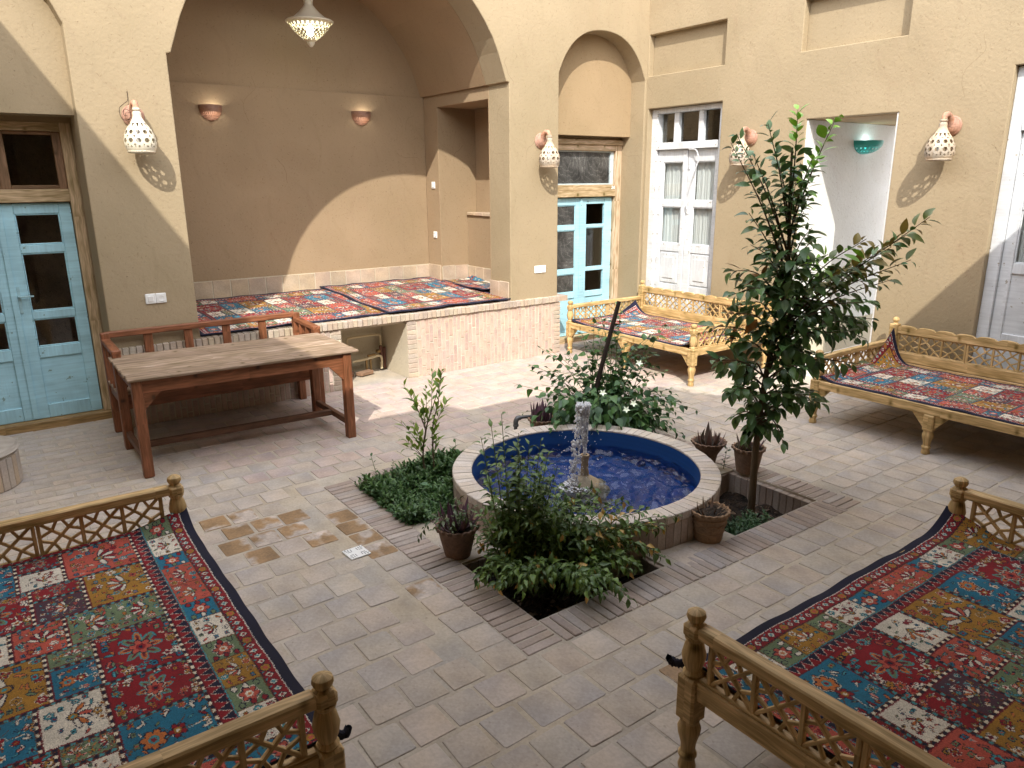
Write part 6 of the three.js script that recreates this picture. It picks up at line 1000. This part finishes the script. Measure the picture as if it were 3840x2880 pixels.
{ // ---- citrus sapling in the left bed
  const t = thing('citrus_sapling', 'slender bright green sapling in the left garden bed', 'sapling', [2.42, -0.04, -4.40], CAMTURN);
  const tr = [[0, -0.05], [-0.03, 0.2], [0.0, 0.42], [0.06, 0.6], [0.12, 0.8]].map(([a, y]) => V(a, y, 0)), tr2 = [[0.06, -0.05], [0.045, 0.25], [0.05, 0.45], [0.1, 0.62]].map(([a, y]) => V(a, y, 0.03));
  const geos = [0, 1, 2].map((i) => leafGeo({ w: 0.42, fold: 0.35, bend: 0.1 + 0.2 * i, prof: [0, 0.65, 1, 0.75, 0.4, 0], st: 6 })), o = { map: plainLeaf }, gs = [leafMat(0.24, 0.38, 0.05, 0.42, o), leafMat(0.30, 0.44, 0.06, 0.45, o), leafMat(0.16, 0.29, 0.045, 0.38, o)], L = [], br = [taper(tr, 0.009, 0.002, 24, 6), taper(tr2, 0.007, 0.002, 20, 6)];
  for (const [a, y, y0, n] of [[0.13, 0.86, 0.6, 13], [0.05, 0.82, 0.55, 12], [0.10, 0.66, 0.42, 11], [0.16, 0.62, 0.4, 10], [-0.15, 0.74, 0.42, 9], [-0.11, 0.66, 0.4, 9], [-0.02, 0.6, 0.38, 10], [-0.09, 0.46, 0.25, 10], [0.07, 0.47, 0.26, 11], [-0.16, 0.36, 0.2, 8], [-0.18, 0.48, 0.25, 8], [0.08, 0.35, 0.2, 9], [-0.03, 0.33, 0.18, 9], [-0.14, 0.3, 0.2, 6], [0.03, 0.54, 0.34, 10], [0.0, 0.7, 0.45, 9]]) { const A = along(a > 0.06 ? tr2 : tr, y0), tp = V(a, y, rr(-0.08, 0.08)), mid = A.clone().lerp(tp, 0.5).add(V(0, 0.02, 0)); br.push(taper([A, mid, tp], 0.003, 0.001, 8, 4)); shootLeaves(L, [A, mid, tp], n, 0.072, geos, gs, { from: 0.25, droop: -0.25, spread: 0.75 }); }
  part('stem', br, M.bark, t); addLeaves(t, L);
}
// ---- low growth
const tuftGeo = (() => { const g = []; const l = leafGeo({ w: 0.45, bend: 0.5, prof: [0, 0.8, 1, 0.6, 0] }); for (let i = 0; i < 9; i++) g.push(l.clone().scale(0.026, 0.026, 0.03).rotateX(-0.2 - (i % 3) * 0.4).rotateY(i * 2.4).translate(0, 0.008 + i * 0.005, 0)); g.push(taper([V(0, -0.03, 0), V(0, 0.06, 0)], 0.0012, 0.0008, 2, 3)); return merge(g); })();
function cover(name, label, spots, mats, n, s) {
  const root = new THREE.Group(); root.name = name; tag(root, label, 'ground cover', null, 'stuff'); scene.add(root);
  mats.forEach((k) => { const im = shade(new THREE.InstancedMesh(tuftGeo, k, Math.floor(n / mats.length))); im.name = 'tufts'; im.userData.kind = 'stuff'; const o = new THREE.Object3D(); for (let i = 0; i < im.count; i++) { const [x, y, z, h] = spots(); o.position.set(x, y, z); o.rotation.set(rr(-0.35, 0.35), rnd() * 6.28, rr(-0.35, 0.35)); const q = s * rr(0.6, 1.3) * (h ?? 1); o.scale.set(q, q * rr(0.8, 1.5), q); o.updateMatrix(); im.setMatrixAt(i, o.matrix); } root.add(im); });
  return root;
}
const dense = [leafMat(0.07, 0.16, 0.035, 0.28), leafMat(0.09, 0.19, 0.04, 0.3), leafMat(0.05, 0.125, 0.03, 0.25)];
cover('ground_cover', 'dense low green ground cover filling the left garden bed', () => { for (;;) { const x = rr(1.94, 2.85), z = rr(-4.58, -3.80); if (Math.hypot(x - POOL[0], z - POOL[1]) < POOL[2] + 0.02) continue; const e = fbm(nA, x * 5, z * 5, 256, 2); return [x, -0.05 + e * 0.07, z, 0.7 + e]; } }, dense, 2100, 1.0);
cover('ground_cover', 'small green weeds round the foot of the orange tree', () => { const a = rnd() * 6.28, q = 0.12 * Math.sqrt(rnd()), w = rnd() < 0.75; return [(w ? 3.66 : 3.84) + Math.cos(a) * q * (w ? 1 : 0.6), -0.12 + rr(0, 0.05), (w ? -2.62 : -2.62) + Math.sin(a) * q * 0.6, 1]; }, [leafMat(0.07, 0.17, 0.06, 0.3), leafMat(0.055, 0.13, 0.05, 0.3)], 150, 1.0);
cover('ground_cover', 'sparse green weeds along the back edge of the left bed', () => [rr(2.65, 3.05), -0.03, rr(-4.60, -4.42), 1], dense, 160, 0.9);
function sprig(label, pos, h, n, size, lean = 0, m = dense) {
  const t = thing('seedling', label, 'plant', pos, CAMTURN), L = [], pts = [V(0, -0.06, 0), V(lean * 0.5, h * 0.5, 0), V(lean, h, 0.01)], geos = [leafGeo({ w: 0.6, bend: 0.3, prof: [0, 0.8, 1, 0.7, 0] })];
  part('stem', taper(pts, 0.003, 0.0012, 8, 5), M.greenStem, t); shootLeaves(L, pts, n, size, geos, m, { from: 0.3, droop: 0.2 }); addLeaves(t, L);
}
sprig('thin weed with sparse leaves at the left corner of the left bed', [2.05, 0, -4.42], 0.26, 14, 0.034, -0.05);
sprig('bushy weed behind the ground cover beside the sapling, left of it', [2.15, 0, -4.46], 0.18, 22, 0.03, 0.03);
sprig('small round leaved seedling at the back edge of the left bed', [2.72, 0, -4.50], 0.19, 7, 0.042, 0.0);
sprig('thin dry topped weed right of the sapling', [2.50, 0, -4.48], 0.15, 10, 0.026, 0.02, [leafMat(0.16, 0.16, 0.06, 0.3)]);
sprig('broad leaved seedling low in the ground cover before the sapling', [2.30, 0, -4.12], 0.10, 8, 0.05, -0.03, [leafMat(0.08, 0.2, 0.07, 0.3)]);
sprig('leafy trailing weed beside the flared pot', [4.27, 0, -3.25], 0.17, 12, 0.045, 0.02, [leafMat(0.05, 0.10, 0.05, 0.25)]);
function spiky(label, pos, n, len, m, { lean = 0.5, w = 0.2 } = {}) {
  const t = thing('potted_plant', label, 'plant', pos, CAMTURN), L = [], geos = [0, 1, 2].map((i) => leafGeo({ w: w + 0.03 * i, fold: 0.6, bend: 0.05 + 0.2 * i, prof: [0.5, 0.9, 1, 0.75, 0.4, 0], st: 6 }));
  for (let i = 0; i < n; i++) { const a = i * 2.4, q = 0.03 + 0.03 * rnd(), k = lean * (0.3 + rnd()); L.push({ m: orient(V(Math.cos(a) * q, 0, Math.sin(a) * q), V(Math.cos(a) * k, 1, Math.sin(a) * k), V(Math.cos(a), 0.1, Math.sin(a)), len * rr(0.6, 1.1)), g: pick(geos), k: pick(m) }); }
  addLeaves(t, L);
}
const purple = [leafMat(0.11, 0.045, 0.075, 0.2), leafMat(0.085, 0.04, 0.06, 0.2), leafMat(0.14, 0.07, 0.09, 0.2)], dull = [leafMat(0.20, 0.12, 0.10, 0.2), leafMat(0.15, 0.11, 0.09, 0.2), leafMat(0.16, 0.14, 0.08, 0.2)], dryM = [mat(0.24, 0.16, 0.10), mat(0.16, 0.10, 0.07)];
spiky('purple lance leaved plant in the brown pot left of the front bush', [1.995, 0.165, -3.31], 26, 0.16, [...purple, dull[0]], { lean: 1.3 });
spiky('bright purple lance leaved plant behind the standpipe', [3.62, 0.14, -4.60], 16, 0.17, purple, { lean: 0.5, w: 0.24 });
spiky('pinkish spiky plant in the flared pot', [4.20, 0.17, -3.34], 14, 0.16, dull, { lean: 0.55 });
spiky('dull purple plant in the pot behind the tree trunk', [4.35, 0.17, -3.10], 18, 0.14, [...dull, purple[0]], { lean: 0.9 });
spiky('dry brown stalks in the wavy rimmed pot', [3.30, 0.165, -2.585], 16, 0.10, dryM, { lean: 2.2, w: 0.1 });
{ // trailing green stems over the rim of the brown pot
  const t = thing('trailing_plant', 'cream edged trailing stems hanging over the brown pot on the left', 'plant', [1.995, 0.17, -3.31], CAMTURN), L = [], br = [], geos = [leafGeo({ w: 0.4, bend: 0.6, fold: 0.5 }), leafGeo({ w: 0.36, bend: 0.2, fold: 0.4 })], gs = [leafMat(0.075, 0.13, 0.04, 0.25, { map: leafTex('#fff6b8', '#fff', 13) }), leafMat(0.09, 0.12, 0.04, 0.25)];
  for (const [a, y, b] of [[-0.22, -0.03, 0.08], [-0.12, 0.05, 0.14], [0.02, 0.2, 0.05], [0.1, 0.06, 0.12], [0.14, 0.1, 0.0], [-0.02, 0.05, 0.15], [0.05, 0.12, 0.1]]) { const pts = [V(0, -0.01, 0), V(a * 0.5, Math.max(y, 0.05) * 0.5 + 0.06, b * 0.5), V(a, y, b)]; br.push(taper(pts, 0.003, 0.001, 8, 4)); shootLeaves(L, pts, 16, 0.045, geos, gs, { from: 0.15 }); }
  part('stem', br, M.greenStem, t); addLeaves(t, L);
}
{ // fallen leaves on the soil of the near and right beds
  const root = new THREE.Group(); root.name = 'leaf_litter'; tag(root, 'dry fallen leaves on the dark soil of the garden beds', 'leaf litter', null, 'stuff'); scene.add(root);
  const g = leafGeo({ w: 0.5, bend: 0.5, fold: 0.4 }), im = shade(new THREE.InstancedMesh(g, leafMat(0.16, 0.10, 0.06, 0.1), 220)), o = new THREE.Object3D(); im.name = 'dry_leaves'; im.userData.kind = 'stuff';
  for (let i = 0; i < 220; i++) { const near = i < 130; o.position.set(near ? rr(1.97, 2.83) : rr(3.6, 4.28), near ? -0.125 : -0.15, near ? rr(-3.1, -2.52) : rr(-3.0, -2.53)); o.rotation.set(rr(-0.5, 0.5), rnd() * 6.28, rr(-0.5, 0.5)); const q = rr(0.025, 0.06); o.scale.set(q, q, q); o.updateMatrix(); im.setMatrixAt(i, o.matrix); } root.add(im);
}
renderer.render(scene, camera);
